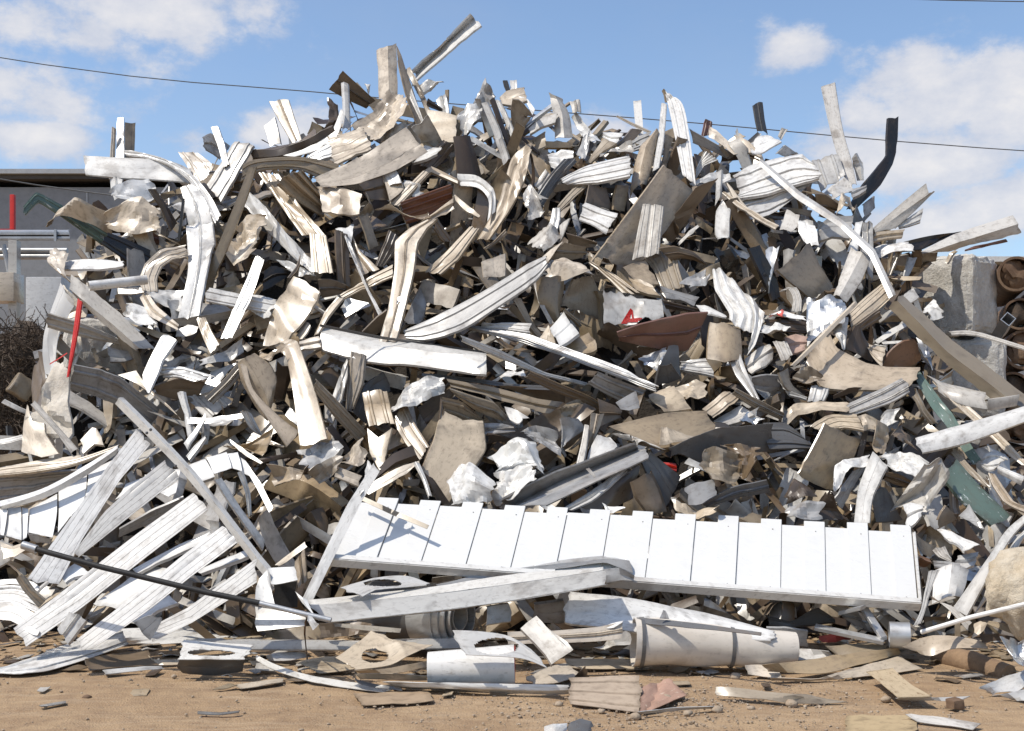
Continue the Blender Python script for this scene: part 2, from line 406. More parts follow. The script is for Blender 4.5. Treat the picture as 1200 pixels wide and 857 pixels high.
ST, SP, MC, CS, FL, GU, MO = 'siding_strip', 'sheet_panel', 'metal_channel', 'crumpled_sheet', 'flashing', 'gutter', 'metal_offcut'
# ============ upper left (crop 0,100)
crop(0, 100)
T(ST, 'strip', 'slim cream strip standing upright, leftmost of three at the left shoulder of the heap', 'C/E', '527,195 518,335 515,440;545,215 541,335 540,440', 'S', .25, cr=.01)
T(MC, 'channel', 'grey channel standing upright between a cream and a rusty strip above the white gutter', 'Q/D', '550,155 542,320 536,460;580,155 584,320 578,460', 'L', .2, cr=.01)
T(ST, 'strip', 'rust stained cream strip standing upright beside the grey channel at the left shoulder', 'Y/B', '585,175 585,310 584,440;637,172 631,312 622,440', 'S', .3, cr=.01)
T(GU, 'gutter', 'long white gutter sticking out level to the left above the grey building wall', 'W/C', '388,328,.05 560,338,.05 770,350,.05 890,388,.05;398,378 560,376 760,388 900,415;398,420,-.06 560,432,-.06 760,446,-.06 910,462,-.06', 'V', -.05, cr=.012)
T(ST, 'strip', 'white curved strip arching over the white gutter and drooping to the right', 'W/O', '578,306 760,342 900,420 980,510 1035,610;590,328 770,366 880,446 950,545 1012,655', 'L', -.2)
T(FL, 'flashing', 'greenish bent flashing hooked down at its tip over the galvanised guard rail', 'N/D', '108,570 170,497 320,578 510,695;116,614 182,545 305,625 478,748', 'S', -.15, ribs=2, kink=True)
T(FL, 'flashing', 'far run of the greenish bent flashing, its shade painted black', 'K/D', '505,690 600,725 740,790;475,745 560,800 690,900', 'S', -.08, ribs=2)  # green flashing continued; its shade is put in as black paint
T(CS, 'sheet', 'crumpled cream sheet with a dark fold lying on the greenish flashing', 'C/E', '212,628 350,558 430,580 525,600;225,645 300,622 430,650 490,660', 'F', -.2, cr=.05)
T(CS, 'sheet', 'square cream cap of crumpled sheet left of the brown leaning post', 'C/B', '490,615 670,538 738,575;497,655 610,695 738,668', 'L', -.3, cr=.03)
T(CS, 'sheet', 'white crumpled sheet folded under the level white gutter', 'W/O', '535,520 600,470 688,420;560,548 660,540 728,488', 'L', -.15, cr=.04)
T(ST, 'strip', 'short white strip hanging straight down from the left white gutter', 'W/O', '515,430 525,500 538,545;575,436 580,480 585,500', 'W', .02)
T(SP, 'panel', 'tan panel leaning to the right behind the drooping white strip', 'C/B', '835,315 890,400 925,470;930,318 985,360 1003,388', 'L', .1, ribs=2)
T(SP, 'panel', 'small dark grey slab jutting up left of the tan upper fin', 'G/E', '945,245 985,222 1080,285;962,302 1000,325 1032,354', 'S', .15)
T(ST, 'strip', 'short white strip standing tilted in front of the small dark grey slab', 'W/O', '988,195 1020,280 1052,390;1023,192 1052,270 1074,372', 'L', -.1)
T(SP, 'panel', 'white panel with a brown end facing up left of the long brown hose', 'O/C', '1100,265 1030,380 970,470;1195,285 1120,400 1040,545', 'L', -.05, ribs=2)
T(ST, 'strip', 'long brown leaning post running from the shoulder down beside the wide white strip', 'Y/B', '1165,385 1100,555 1020,750 965,890 930,1010;1202,380 1160,520 1060,780 1010,890 985,1000', 'V', -.45, cr=.01)
T(ST, 'strip', 'wide white strip hanging vertical left of the long brown leaning post', 'W/O', '845,480 868,580 875,720 880,880 835,1090;905,458 972,560 1000,690 985,800 935,1080', 'L', -.3, ribs=1, ribh=.008, cr=.03)
T(MO, 'rod', 'thin black bar standing against the wide white hanging strip', 'K', '856,525 845,640 832,730;868,525 856,640 846,730', 'V', -.4, cr=0, th=.02)
T(ST, 'strip', 'dark brown strip running down right behind the square cream cap', 'E', '700,490 760,580 800,680;735,490 790,570 835,650', 'S', -.1)
T(MC, 'channel', 'cream channel curled into a C left of the wide white hanging strip', 'C/Y', '872,748 760,765 675,835 650,910 668,970;872,800 820,812 760,850 735,905 740,965', 'F', -.35, ribs=3, ribh=.01)
T(SP, 'panel', 'sheet of ribbed tan metal behind the cream C shaped channel', 'T/B', '790,770 850,760 880,770;800,850 840,870 878,860', 'S', -.1, ribs=2)
T(CS, 'sheet', 'crumpled cream sheet right of the brown leaning post, its top corner bent', 'C/T', '1095,645 1160,610 1260,640;1085,720 1140,740 1230,720;1050,790 1100,855 1200,800', 'L', -.15, cr=.05)
T(SP, 'panel', 'dark red brown panel deep under the square cream cap', 'X/E', '665,660 700,670 740,690;665,750 700,755 745,750', 'D', .15)
T(CS, 'sheet', 'ragged white flap left of the wide white hanging strip', 'W/T', '785,575 850,540 930,560;830,590 880,600 925,590', 'L', -.2, cr=.03)
T(ST, 'strip', 'cream strip bent along the top of the curled C channel', 'C/T', '640,650 720,680 800,730;735,700 790,720 845,750', 'L', -.25)
# ============ left middle (crop 0,300)
crop(0, 300)
T(CS, 'sheet', 'torn cream sheet draped at the left edge above the red tape', 'C/T', '225,-35 222,30 320,125;292,-32 300,62 335,128', 'W', -.25, cr=.04)
T(GU, 'gutter', 'short white gutter lying level above the open ended white tube', 'W/O', '297,22 440,14 580,30;300,66 430,64 580,56', 'H', -.25)
T(MC, 'channel', 'long white channel sloping down right from the torn cream sheet past the red tape', 'O/C', '335,85,.05 450,172,.05 560,262,.05 735,438,.05;325,155 440,250 530,322 650,430;380,222,.05 470,305,.05 560,388,.05 640,450,.05', 'F', -.55, cr=.012)
T(ST, 'strip', 'ribbed off white strip crossing behind the red tape above the left concrete block', 'O/Y', '218,266 400,322 560,395 620,430;214,335 400,386 560,416 620,440', 'D', -.2, ribs=4, ribh=.008, cr=.01)
T(MC, 'channel', 'cream curled channel sagging below the C shaped one', 'C/T', '690,168 735,235 838,322;655,196 700,282 832,348', 'H', -.35, cr=.01)
T(CS, 'sheet', 'bright white block of folded sheet left of the sagging curled channel', 'W/O', '620,238 690,234 730,300;585,288 640,326 715,318', 'H', -.3, cr=.02)
T(ST, 'strip', 'bright white strip folded like an elbow below the sagging curled channel', 'V/O', '765,368 720,440 668,560 690,640;832,398 770,480 745,540 700,640', 'L', -.5)
T(ST, 'strip', 'short cream ribbed curl leaning on the foot of the brown post', 'C/T', '922,300 945,370 985,460;962,285 990,350 1030,415', 'L', -.6, ribs=2, ribh=.008)
T(ST, 'strip', 'ribbed white strip lying level across the foot of the brown leaning post', 'W/O', '975,150 1080,168 1310,215;968,215 1080,235 1300,275', 'F', -.5, ribs=3, ribh=.008, cr=.01)
T(ST, 'strip', 'long ribbed white strip standing tilted across the level ribbed white one', 'W/O', '1200,0 1120,190 1032,395;1240,20 1170,220 1088,388', 'L', -.65, ribs=2, ribh=.008, cr=.01)
T(SP, 'panel', 'big grey panel folded over a dark hollow above the white tarp', 'G/D', '345,510 450,530 560,565 780,745;320,625 420,650 540,697 720,810', 'D', -.25, cr=.02)
T(ST, 'strip', 'cream strip running down right from behind the big grey panel', 'C/B', '545,560 640,600 760,690 830,745;640,540 700,620 790,700 850,770', 'L', -.2)
T(CS, 'sheet', 'white channel flap with a torn edge under the folded elbow strip', 'W/Y', '745,528 850,518 1020,570;770,570 860,575 910,590', 'L', -.35, ribs=2)
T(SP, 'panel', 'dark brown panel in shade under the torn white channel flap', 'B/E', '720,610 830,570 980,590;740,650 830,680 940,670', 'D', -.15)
T(CS, 'sheet', 'off white flat flap right of the elbow shaped white strip', 'Q/G', '945,490 1040,440 1128,385;955,530 1060,500 1130,450', 'F', -.35)
T(ST, 'strip', 'grey brown plank running down left from the tan folded sheet', 'Y/B', '1118,500 1050,580 965,660;1130,560 1080,620 1000,695', 'S', -.45)
T(SP, 'panel', 'white sheet behind the grey brown plank with its lower corner pointed', 'Q/G', '985,545 1040,520 1110,500;945,650 980,640 1030,600', 'L', -.25)
T(SP, 'panel', 'grey panel corner under the short white tube stub at left', 'G/D', '500,420 560,440 640,450;520,500 580,500 640,480', 'S', .05)
T(ST, 'strip', 'thin white strip standing on end between the shutter rail and a dark hollow', 'W/O', '830,640 860,740 880,860;862,632 885,740 905,850', 'W', -.3)
T(CS, 'sheet', 'white sheet slanting into the shutter from the dark hollow behind', 'Q/G', '880,760 1000,770 1130,740;880,785 1000,800 1120,790', 'L', .0)
T(SP, 'panel', 'cream sheet filling the gap left of the level ribbed white strip', 'O/Y', '830,340 880,320 930,330;830,380 900,372 920,360', 'L', -.4, cr=.04)
T(CS, 'sheet', 'white curved flap tucked under the sagging curled channel', 'W/Q', '700,180 780,165 860,160;720,215 790,240 850,270', 'L', -.15)
T(SP, 'panel', 'cream sheet under the long sloping white channel at left', 'C/Y', '610,320 700,340 800,370;660,350 720,380 780,400', 'L', -.1)
T(SP, 'panel', 'tan panel under the level white tube', 'C/T', '555,150 610,145 670,150;560,180 610,182 670,172', 'L', -.1)
# ============ top (crop 300,0)
crop(300, 0)
T(MC, 'channel', 'long white channel jutting high into the sky at the summit', 'W/E', '730,342 870,208 1008,70;752,345,.12 890,205,.12 1022,88,.12;732,398 900,250 1062,116', 'F', .1, cr=.008)
T(CS, 'sheet', 'white crumpled flap under the channel that juts into the sky', 'W/O', '750,400 810,380 875,388;760,440 790,430 830,400', 'L', .05, cr=.04)
T(MC, 'channel', 'tall tan folded channel standing at the summit with two faces', 'C/B', '564,236 570,330 576,470;618,220,-.1 620,320,-.1 624,450,-.1;658,205 662,320 664,450', 'L', -.2, cr=.012)
T(ST, 'strip', 'tan strip falling right from the top of the tall tan folded channel', 'T/B', '660,212 730,400 775,540 800,640;664,290 705,450 750,570 785,650', 'S', -.12)
T(ST, 'strip', 'white strip falling right inside the tan one at the summit', 'W/O', '668,290 700,420 790,600;690,290 730,420 800,600', 'W', -.22, cr=.01)
T(ST, 'strip', 'grey tan strip tucked right of the falling white one', 'Y/B', '700,330 770,460 812,560;720,310 800,470 816,520', 'L', .05)
T(CS, 'sheet', 'crumpled tan sheet leaning before the tall tan folded channel', 'C/T', '630,423 540,520 462,610;690,470 600,570 520,640;735,520 650,610 560,705', 'L', -.35, cr=.04)
T(SP, 'panel', 'square bright cream sheet tilted on top of the long tan plank', 'C/T', '335,650 420,625 502,600;355,715 445,690 525,650;378,775 460,735 545,695', 'H', -.5, ribs=2, ribh=.004)
T(SP, 'panel', 'long tan plank lying across the summit with a broad right end', 'C/B', '270,835 480,745 700,598;310,880 480,865 650,800 805,715', (0, .3), -.65, cr=.02)
T(SP, 'panel', 'brown sheet pitched like a roof left of the thin white pole', 'B/E', '405,330 480,400 556,468;345,422 430,470 520,512', 'D', .1, cr=.015)
T(MO, 'rod', 'thin white pole standing in front of the brown roof shaped sheet', 'W/O', '398,392 405,500 405,612;434,396 438,500 442,612', 'L', -.25, cr=0, bulge=.03)
T(CS, 'sheet', 'black crumpled membrane hanging from the brown roof shaped sheet', 'E/K', '345,440 335,560 300,625;400,470 385,570 330,640', 'S', -.05, cr=.06)
T(FL, 'flashing', 'long dark hose like flashing running left below the black membrane', 'E/K', '360,590 240,655 100,690 -20,700;380,625 250,690 120,735 -20,745', 'L', -.15, cr=.03, bulge=.05)
T(ST, 'strip', 'tan strip standing tilted alone in the sky left of the summit', 'C/T', '62,478 105,560 170,672;152,462 178,545 214,655', 'L', .2, cr=.01)
T(ST, 'strip', 'shorter pale strip behind the tan one that stands alone in the sky', 'O/C', '35,592 50,640 65,690;92,553 108,620 118,675', 'L', .3, cr=.01)
T(ST, 'strip', 'narrow white curved strip left of the thin white pole', 'W/O', '400,510 350,620 250,690 130,730;414,540 372,650 260,715 180,738', 'L', -.3)
T(ST, 'strip', 'ribbed white strip peeping out left of the bright cream square', 'W/O', '235,738 290,705 345,672;262,760 310,750 365,732', 'L', -.35, ribs=4, ribh=.006)
T(FL, 'flashing', 'long dark brown plank level across the left shoulder below the hose', 'Y/B', '-60,770 0,748 180,735 300,750 390,770;-70,850 20,800 180,795 260,820 330,860', 'V', -.55, cr=.01)
T(SP, 'panel', 'cream square sheet facing front right of the summit', 'C/T', '805,512 870,522 942,540;800,590 870,600 938,610;798,662 870,668 936,668', 'L', -.1)
T(SP, 'panel', 'dark umber panel standing upright below the cream square sheet', 'E/K', '928,640 938,740 945,840;1003,635 1035,740 1062,848', 'S', -.25, bulge=.04, cr=.01)
T(SP, 'panel', 'brown folded block left of the dark umber panel', 'B/E', '880,655 820,710 768,780;935,690 885,750 838,795', 'S', -.15, ribs=2)
T(MO, 'sheet', 'pointed white shard standing right of the tall tan folded channel', 'W/O', '845,472 855,500 865,535;888,434 900,480 906,532', 'L', .15)
T(MO, 'sheet', 'dark brown curled offcut beside the pointed white shard', 'E/Y', '805,460 850,490 900,530;800,500 840,515 880,535', 'S', .1)
T(CS, 'sheet', 'grey crumpled sheet peaked right of the cream square sheet', 'G/Q', '1078,402 1040,460 990,530;1130,450 1090,490 1020,560', 'L', .05, cr=.05)
T(CS, 'sheet', 'white ragged sheet in the hollow beside the dark umber panel', 'W/Q', '945,555 1000,500 1060,480;965,620 1010,590 1060,560', 'H', -.05, cr=.06)
T(ST, 'strip', 'narrow grey strip leaning steeply right of the dark umber panel', 'Q/G', '1055,482 1110,620 1160,780;1085,478 1140,600 1185,740', 'W', -.3)
T(ST, 'strip', 'narrow dark strip leaning beside the narrow grey one', 'E/B', '1098,470 1150,620 1200,730;1118,462 1165,590 1215,700', 'S', -.28)
T(ST, 'strip', 'white thin strip leaning steeply at the crest', 'W/O', '1120,470 1170,580 1215,690;1142,470 1190,570 1225,650', 'W', -.2)
T(SP, 'panel', 'cream box shaped piece at the crest with a dark lower face', 'C/T', '1140,460 1170,430 1260,410;1150,490 1200,500 1270,480', 'H', -.1)
T(MO, 'strip', 'dark flat bar poking up at the crest left of the small white post', 'D/K', '1160,380 1180,440 1195,500;1180,376 1200,440 1210,500', 'S', .1)
T(MO, 'post', 'small white post poking up at the middle of the crest', 'W/O', '1190,378 1192,400 1195,450;1222,376 1224,400 1224,450', 'L', .05)
T(ST, 'strip', 'white strip hanging like a curtain below the long tan plank', 'W/O', '590,812 610,840 625,870;650,785 670,820 685,860', 'L', -.5)
T(MC, 'channel', 'tan angle bent over a dark hollow left of the dark umber panel', 'T/B', '720,860 765,815 820,775 940,835;740,880 790,830 820,808 940,860', 'L', -.35, kink=True)
T(MO, 'sheet', 'white torn crumple at the skyline between brown sheet and tall channel', 'W/O', '508,392 520,410 525,440;536,398 534,415 528,440', 'L', .3, cr=.03)
T(CS, 'sheet', 'cream sheet behind the long tan plank on its right', 'C/T', '560,640 640,590 700,560;600,670 660,640 725,590', 'F', -.3, cr=.05)
T(SP, 'panel', 'white sheet lying right of the tan plank end', 'W/Q', '790,680 830,690 870,690;740,760 800,745 850,720', 'H', -.3)
T(SP, 'panel', 'tan sheet lit from above behind the brown folded block', 'T/B', '700,560 760,620 830,690;720,720 770,730 820,720', 'L', -.05)
# ============ top right of the middle (crop 600,60)
crop(600, 60)
T(SP, 'panel', 'brown box end facing front at the centre of the crest', 'Y/B', '0,225 40,228 100,300;0,280 40,290 70,310;0,420 30,400 90,310', 'D', -.15)
T(ST, 'strip', 'white lip curving over the brown box end at the crest', 'W/O', '25,205 70,225 108,275;30,218 66,240 95,300', 'H', -.2)
T(SP, 'panel', 'long tan plank curving down left from the crest centre', 'T/B', '95,420 0,480 -60,700 -165,880;70,560 40,650 -20,760 -110,885', 'L', -.45, cr=.015)
T(MC, 'channel', 'crinkled grey column standing at the crest with a torn flap', 'O/G', '168,195 190,290 200,410;205,205,-.06 235,290,-.06 245,410,-.06;240,225 270,300 290,410', 'F', .05, cr=.03)
T(MO, 'sheet', 'square flap hanging from the crinkled grey column', 'O/G', '270,236 280,265 285,292;318,230 322,260 324,290', 'L', .0)
T(CS, 'sheet', 'white strip falling right of the crinkled grey column', 'W/G', '275,295 320,380 380,440;310,300 370,370 425,420', 'L', .1, cr=.04)
T(ST, 'strip', 'pale strip curving left of the crinkled grey column', 'O/Y', '75,370 140,310 213,292;85,390 150,355 208,335', 'L', -.02)
T(GU, 'gutter', 'white moulded gutter curving level under the crest', 'W/Q', '225,605 300,560 400,525 545,492;240,618,-.05 320,580,-.05 420,560,-.05 556,530,-.05;262,626,.0 340,622,0 440,610,0 552,588,0', 'H', -.45, ribs=2, cr=.008)
T(SP, 'panel', 'tan sheet rolled over at the crest with a dark mouth below', 'T/E', '675,375 600,450 565,560 552,690;690,385 665,470 650,560 630,620', 'L', -.3, bulge=.05)
T(SP, 'panel', 'tan curved flap right of the thin leaning white strip', 'T/B', '700,382 720,460 700,560;758,412 735,470 728,540', 'S', -.15)
T(ST, 'strip', 'thin white leaning strip joined at the top to the crinkled white one', 'W/O', '700,240 682,420 658,565;726,250 712,430 690,545', 'L', -.4, cr=.01)
T(ST, 'strip', 'crinkled white strip standing tall with a twisted top against the sky', 'W/Q', '715,190 730,250 762,400 800,590;740,200 800,250 832,400 862,630', 'L', -.45, ribs=2, ribh=.01, cr=.025)
T(MO, 'sheet', 'dark twisted tip on top of the crinkled white strip', 'Y/E', '700,182 712,205 718,240;716,182 735,210 760,240', 'F', -.42, cr=.02)
T(SP, 'panel', 'big brown stained panel leaning diagonal under the crinkled white strip', 'T/B', '712,532 540,765 368,990;850,662 720,850 590,1010', 'S', -.3, ribs=0, cr=.012)
T(ST, 'strip', 'ribbed off white strip standing in front of the big brown stained panel', 'O/T', '615,715 590,840 565,975;655,718 640,850 630,960;712,730 700,840 688,950', 'L', -.65, ribs=2, ribh=.012, cr=.01)
T(SP, 'panel', 'wide grey brown panel behind the scalloped white piece', 'G/B', '832,365 930,420 1045,485;850,432 930,465 1015,508', 'D', .1)
T(SP, 'panel', 'cream panel corner behind the wide grey brown panel', 'C/T', '925,348 1000,410 1072,470;925,405 980,440 1040,490', 'L', .2)
T(SP, 'panel', 'pale tan panel curved on the right of the crest', 'C/Y', '1045,388 1110,420 1168,480;1080,470 1120,480 1170,500', 'L', .15)
T(CS, 'sheet', 'scalloped white piece ribbed like a shell', 'W/Y', '862,600 900,540 970,515;860,560 880,510 900,470', 'L', -.1, corr=5, ribh=.012)
T(SP, 'panel', 'dark brown panel running down left from the white right shoulder', 'B/E', '965,600 920,660 850,760 760,900;860,640 800,720 720,830 690,870', 'D', -.2, cr=.03)
T(CS, 'sheet', 'white torn edge curling above the dark brown panel', 'W/O', '840,635 930,570 1010,545;850,645 940,600 1000,590', 'H', -.3, cr=.03)
T(ST, 'strip', 'narrow white strip hanging from the torn white edge', 'W/O', '958,570 955,640 950,720;985,560 980,620 975,690', 'W', -.35)
T(SP, 'panel', 'white panel standing right of the dark brown panel', 'W/O', '985,690 955,750 950,860 965,880;1025,740 1020,800 1020,870 1005,880', 'L', -.35)
T(ST, 'strip', 'long cream strip curving down right below the ribbed white sheets', 'C/T', '985,665 1060,730 1150,790 1240,840;1000,660 1080,715 1170,775 1250,815', 'L', -.5)
T(SP, 'panel', 'brown panel behind the cream curving strip', 'C/B', '1000,610 1020,650 1060,750;1030,640 1060,680 1120,750', 'L', -.35)
T(ST, 'strip', 'dark grey stick standing at the skyline right of the crest', 'D/K', '1130,250 1142,320 1155,375;1176,240 1186,320 1200,385', 'S', .3, ribs=1, cr=0)
T(MO, 'post', 'white square post standing at the skyline in the middle of the crest', 'W/O', '568,234 575,320 585,410;605,228 612,320 617,405', 'L', .3, cr=0)
T(ST, 'strip', 'thin rod like strip leaning left across the white square post', 'Y/B', '482,308 560,350 645,388;490,302 570,340 655,378', 'L', .15, cr=0)
T(SP, 'panel', 'brown block tilted left of the white square post', 'B/E', '565,358 530,400 490,440;608,378 570,420 520,445', 'S', .1)
T(SP, 'panel', 'bright white slab left of the brown tilted block', 'W/O', '425,385 470,380 525,385;425,410 460,440 490,435', 'H', .1)
T(MO, 'strip', 'red brown strip poking up right of the crinkled white strip', 'X/E', '908,318 900,350 890,395;942,340 935,370 925,398', 'S', .25)
T(ST, 'strip', 'dark grey ribbed strip slanting down left under the crest', 'D/K', '310,512 240,590 150,720 80,840;250,500 170,590 100,700 60,790', 'S', -.2, ribs=3, ribh=.015, cr=.01)
T(CS, 'sheet', 'white ribbed crumple above the dark grey ribbed strip', 'W/G', '165,480 230,460 300,470;180,540 220,560 240,570', 'H', -.15, corr=3, ribh=.012)
T(CS, 'sheet', 'grey leaf shaped sheet standing above the white moulded gutter', 'Q/G', '362,362 330,410 305,480;365,400 355,470 340,515', 'L', -.15)
T(ST, 'strip', 'grey tan strip slanting down left above the white moulded gutter', 'Y/B', '430,405 390,460 340,525;490,435 420,480 370,525', 'L', -.1)
T(CS, 'sheet', 'pale torn sheet rumpled left of the rolled tan sheet', 'O/B', '410,490 470,440 560,430;440,505 510,480 580,470', 'L', -.15, cr=.05)
T(SP, 'panel', 'bluish white panel behind the rolled tan sheet', 'Q/G', '555,430 600,400 650,380;570,470 600,460 640,440', 'L', .05)
T(CS, 'sheet', 'small white square with a tan frame under the dark ribbed strip', 'O/T', '55,690 90,640 130,710;80,790 120,770 150,745', 'L', -.35, cr=.03)
T(ST, 'strip', 'grey tan strip slanting down left below the white moulded gutter', 'Y/B', '360,625 290,690 215,760;305,622 250,680 210,730', 'L', -.3, ribs=2)
T(SP, 'panel', 'brown curved panel in shade right of the grey tan strip', 'B/X', '360,625 350,680 340,720;440,640 460,710 475,745', 'S', -.25)
T(SP, 'panel', 'tan shaded panel with bent side under the rolled tan sheet', 'T/E', '490,625 480,690 475,745;550,630 540,700 530,750', 'S', -.2)
T(MO, 'sheet', 'cream slip leaning on the dark grey ribbed strip', 'O/T', '160,550 130,590 105,620;178,590 150,630 125,655', 'L', -.3)
# ============ right shoulder (crop 900,80)
crop(900, 80)
T(ST, 'plank', 'tall off white plank standing alone against the clouds', 'O/G', '248,86 290,280 335,440 372,545;315,64 350,280 388,420 416,548', 'L', .0, cr=.006)
T(FL, 'flashing', 'black flashing bent like a dog leg against the clouds', 'K/D', '563,233 556,330 553,412 518,462 440,550 375,660;612,232 608,330 598,400 586,448 520,560 408,668', 'S', -.05, kink=2, cr=.02, ribs=0)
T(SP, 'panel', 'white ribbed sheet draped over the right shoulder', 'W/Q', '-170,500 -60,450 60,420 150,405 200,440;-130,590 0,540 110,500 255,500;-160,620 0,590 130,545 245,510', 'H', -.35, ribs=2, ribh=.014)
T(SP, 'panel', 'lower white ribbed sheet under the draped one on the right shoulder', 'Q/G', '-150,640 0,595 130,545 205,540;-120,720 0,690 60,660 120,610', 'L', -.25, ribs=2, ribh=.014)
T(SP, 'panel', 'grey white ribbed block left of the tall off white plank', 'Q/G', '205,430 225,500 250,575;330,400 350,450 365,500', 'L', -.1, ribs=2, ribh=.012)
T(CS, 'sheet', 'off white square with a ragged dark edge below the tall plank', 'O/Y', '262,580 310,540 365,502;318,618 370,580 408,545', 'H', -.2)
T(FL, 'strip', 'long white bar sloping down right across the right shoulder', 'Q/G', '-30,428 150,580 350,712 500,850 600,1065;-48,450 130,612 335,744 475,878 568,1082', 'L', -.75, bulge=.012, cr=0, nz=.002, kink=2, ribs=0)
T(MC, 'channel', 'white beam pointing up right beside the black dog leg flashing', 'O/B', '490,752 600,655 738,538;502,770 640,670 755,588;600,748,.05 690,670,.05 782,578,.05', 'L', -.1, cr=.008)
T(ST, 'strip', 'short white channel under the white beam that points up right', 'W/O', '600,740 660,700 728,656;612,752 660,742 720,722', 'F', .05, ribs=2)
T(GU, 'gutter', 'long off white gutter pointing right over the concrete block', 'O/B', '715,862 850,790 950,750 1152,688;760,862 900,815 1010,780 1175,730;850,860,.1 930,835,.1 1050,812,.1 1187,778,.1', 'L', -.2, cr=.008)
T(ST, 'strip', 'red brown strip under the right pointing off white gutter', 'X/E', '930,850 1020,825 1122,800;930,858 1030,838 1125,815', 'D', -.1)
T(FL, 'flashing', 'black flashing lying level behind the right pointing gutter', 'K/E', '650,810 760,785 910,765;650,850 720,850 800,812', 'S', .0)
T(ST, 'strip', 'white folded strip standing between the bar and the white beam', 'V/Q', '410,720 395,790 370,860;445,722 430,790 420,860', 'L', -.3)
T(ST, 'strip', 'grey white strip standing right beside the folded one', 'Q/G', '447,722 442,790 430,900;492,725 495,800 492,1000', 'F', -.25, ribs=1)
T(MC, 'channel', 'cream channel lying level under the white beam', 'C/Y', '500,772 560,762 635,755;498,815 560,800 632,792', 'F', -.2)
T(SP, 'panel', 'grey ribbed panel between the white bar and the black flashing', 'G/D', '378,575 410,560 465,545;395,612 430,595 462,572', 'H', -.2)
T(CS, 'sheet', 'cream crumple standing under the black dog leg flashing', 'C/T', '320,700 345,600 390,592;345,690 370,650 405,640', 'L', -.25, cr=.05)
T(MO, 'sheet', 'grey folded offcut right of the black dog leg flashing', 'G/B', '445,640 470,620 500,598;455,700 480,680 502,655', 'S', .05)
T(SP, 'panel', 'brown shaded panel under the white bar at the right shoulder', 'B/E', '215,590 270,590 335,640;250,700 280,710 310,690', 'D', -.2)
T(SP, 'panel', 'rust streaked off white panel under the draped ribbed sheets', 'O/U', '85,660 70,700 50,750;150,690 140,740 110,770', 'L', -.3, cr=.03)
T(SP, 'panel', 'white rumpled panel right of the rust streaked one', 'W/Q', '135,700 140,770 190,840;210,710 230,760 240,830', 'L', -.4, cr=.05)
T(SP, 'panel', 'white wedge of sheet behind the long white bar', 'Q/G', '240,740 300,700 400,690;240,815 300,790 380,800', 'L', -.3, cr=.04)
T(CS, 'sheet', 'dark lined white roll standing behind the tall off white plank', 'W/E', '385,420 405,450 430,540;405,405 440,460 438,530', 'S', .1, bulge=.05)
T(MO, 'sheet', 'small pale slip standing at the skyline left of the tall plank', 'O/T', '45,325 55,300 65,280;65,335 78,310 92,292', 'L', .3)
T(MO, 'sheet', 'brown edged square tilted on the skyline above the ribbed sheets', 'O/B', '40,400 60,380 80,358;80,415 110,405 135,400', 'S', .15)
T(SP, 'panel', 'smooth white sheet leaning at the top of the right shoulder', 'W/Q', '-80,350 -50,320 -5,308;-80,400 -20,390 65,345', 'H', .1)
# ============ centre left (crop 300,200)
crop(300, 200)
T(ST, 'strip', 'long tan ribbed strip coming down right, shadow barred, above a short vertical one', 'T/B', '10,10 120,170 215,305;110,20 210,170 327,305', 'L', -.3, ribs=3, ribh=.012, cr=.01)
T(ST, 'strip', 'short tan ribbed strip hanging vertical below the shadow barred one', 'C/B', '250,298 256,390 262,482;328,300 345,390 362,480', 'L', -.45, ribs=3, ribh=.012, cr=.01)
T(SP, 'panel', 'tan panel rolled into three round ridges under the long tan plank', 'T/B', '95,65 190,150 310,218;165,10 250,90 320,160;225,0 270,60 310,95', 'D', -.35, corr=3, ribh=.03, cr=0)
T(SP, 'panel', 'tan box like sheet folded over level below the summit', 'T/B', '272,78 350,78 420,84 500,110;306,120 390,130 440,122 488,140;310,195 380,205 430,215 490,205', 'L', -.4, cr=.02)
T(CS, 'sheet', 'long white flattened sheet running down right across the left shoulder', 'W/O', '-50,90 60,195 140,300 258,398;-60,160 60,290 160,385 262,475', 'L', -.25, cr=.03)
T(CS, 'sheet', 'thin white twisted strip with a crumpled head hanging in the dark', 'W/O', '358,238 405,280 450,400 500,520 572,668;442,212 440,330 480,440 520,540 592,662', 'L', -.55, cr=.03)
T(SP, 'panel', 'brown upright panel behind the thin white twisted strip', 'B/E', '372,280 375,400 385,535;432,300 440,420 445,545', 'S', -.3, cr=.01)
T(SP, 'panel', 'tan wedge of sheet leaning right of the thin white twisted strip', 'C/B', '440,275 480,370 575,460;450,290 460,400 500,490', 'L', -.3)
T(SP, 'panel', 'dark ribbed panel between the tan wedge and the bent tan arch', 'B/E', '625,280 590,370 560,450;685,325 650,390 600,455', 'S', -.3, ribs=3)
T(ST, 'strip', 'bent tan arch strip with a square slot near its foot', 'C/B', '800,230 720,270 650,332 648,480 620,640 575,800;848,222 800,270 757,338 738,480 705,620 655,800', 'L', -.75, ribs=1, ribh=.008, kink=True, cr=.008, step=.03, hole=lambda u, v: .74 < u < .79 and .42 < v < .8)
T(SP, 'panel', 'tan flap folded down from the top of the bent tan arch', 'B/E', '845,222 880,270 918,325;835,275 860,320 880,335', 'S', -.6)
T(SP, 'panel', 'red brown ribbed panel below the dark umber panel', 'X/E', '680,150 790,110 915,65;690,200 800,165 928,120;700,255 800,225 930,165', 'D', -.35, ribs=2, ribh=.012)
T(ST, 'strip', 'light tan strip along the lower edge of the red brown panel', 'T/B', '745,255 840,195 925,130;760,262 850,225 928,185', 'L', -.42, ribs=1)
T(ST, 'strip', 'tan folded strip slanting down left with a shadow band right of the bent arch', 'T/B', '1000,265 900,370 790,475;1050,270 960,400 870,485', 'L', -.5, cr=.012)
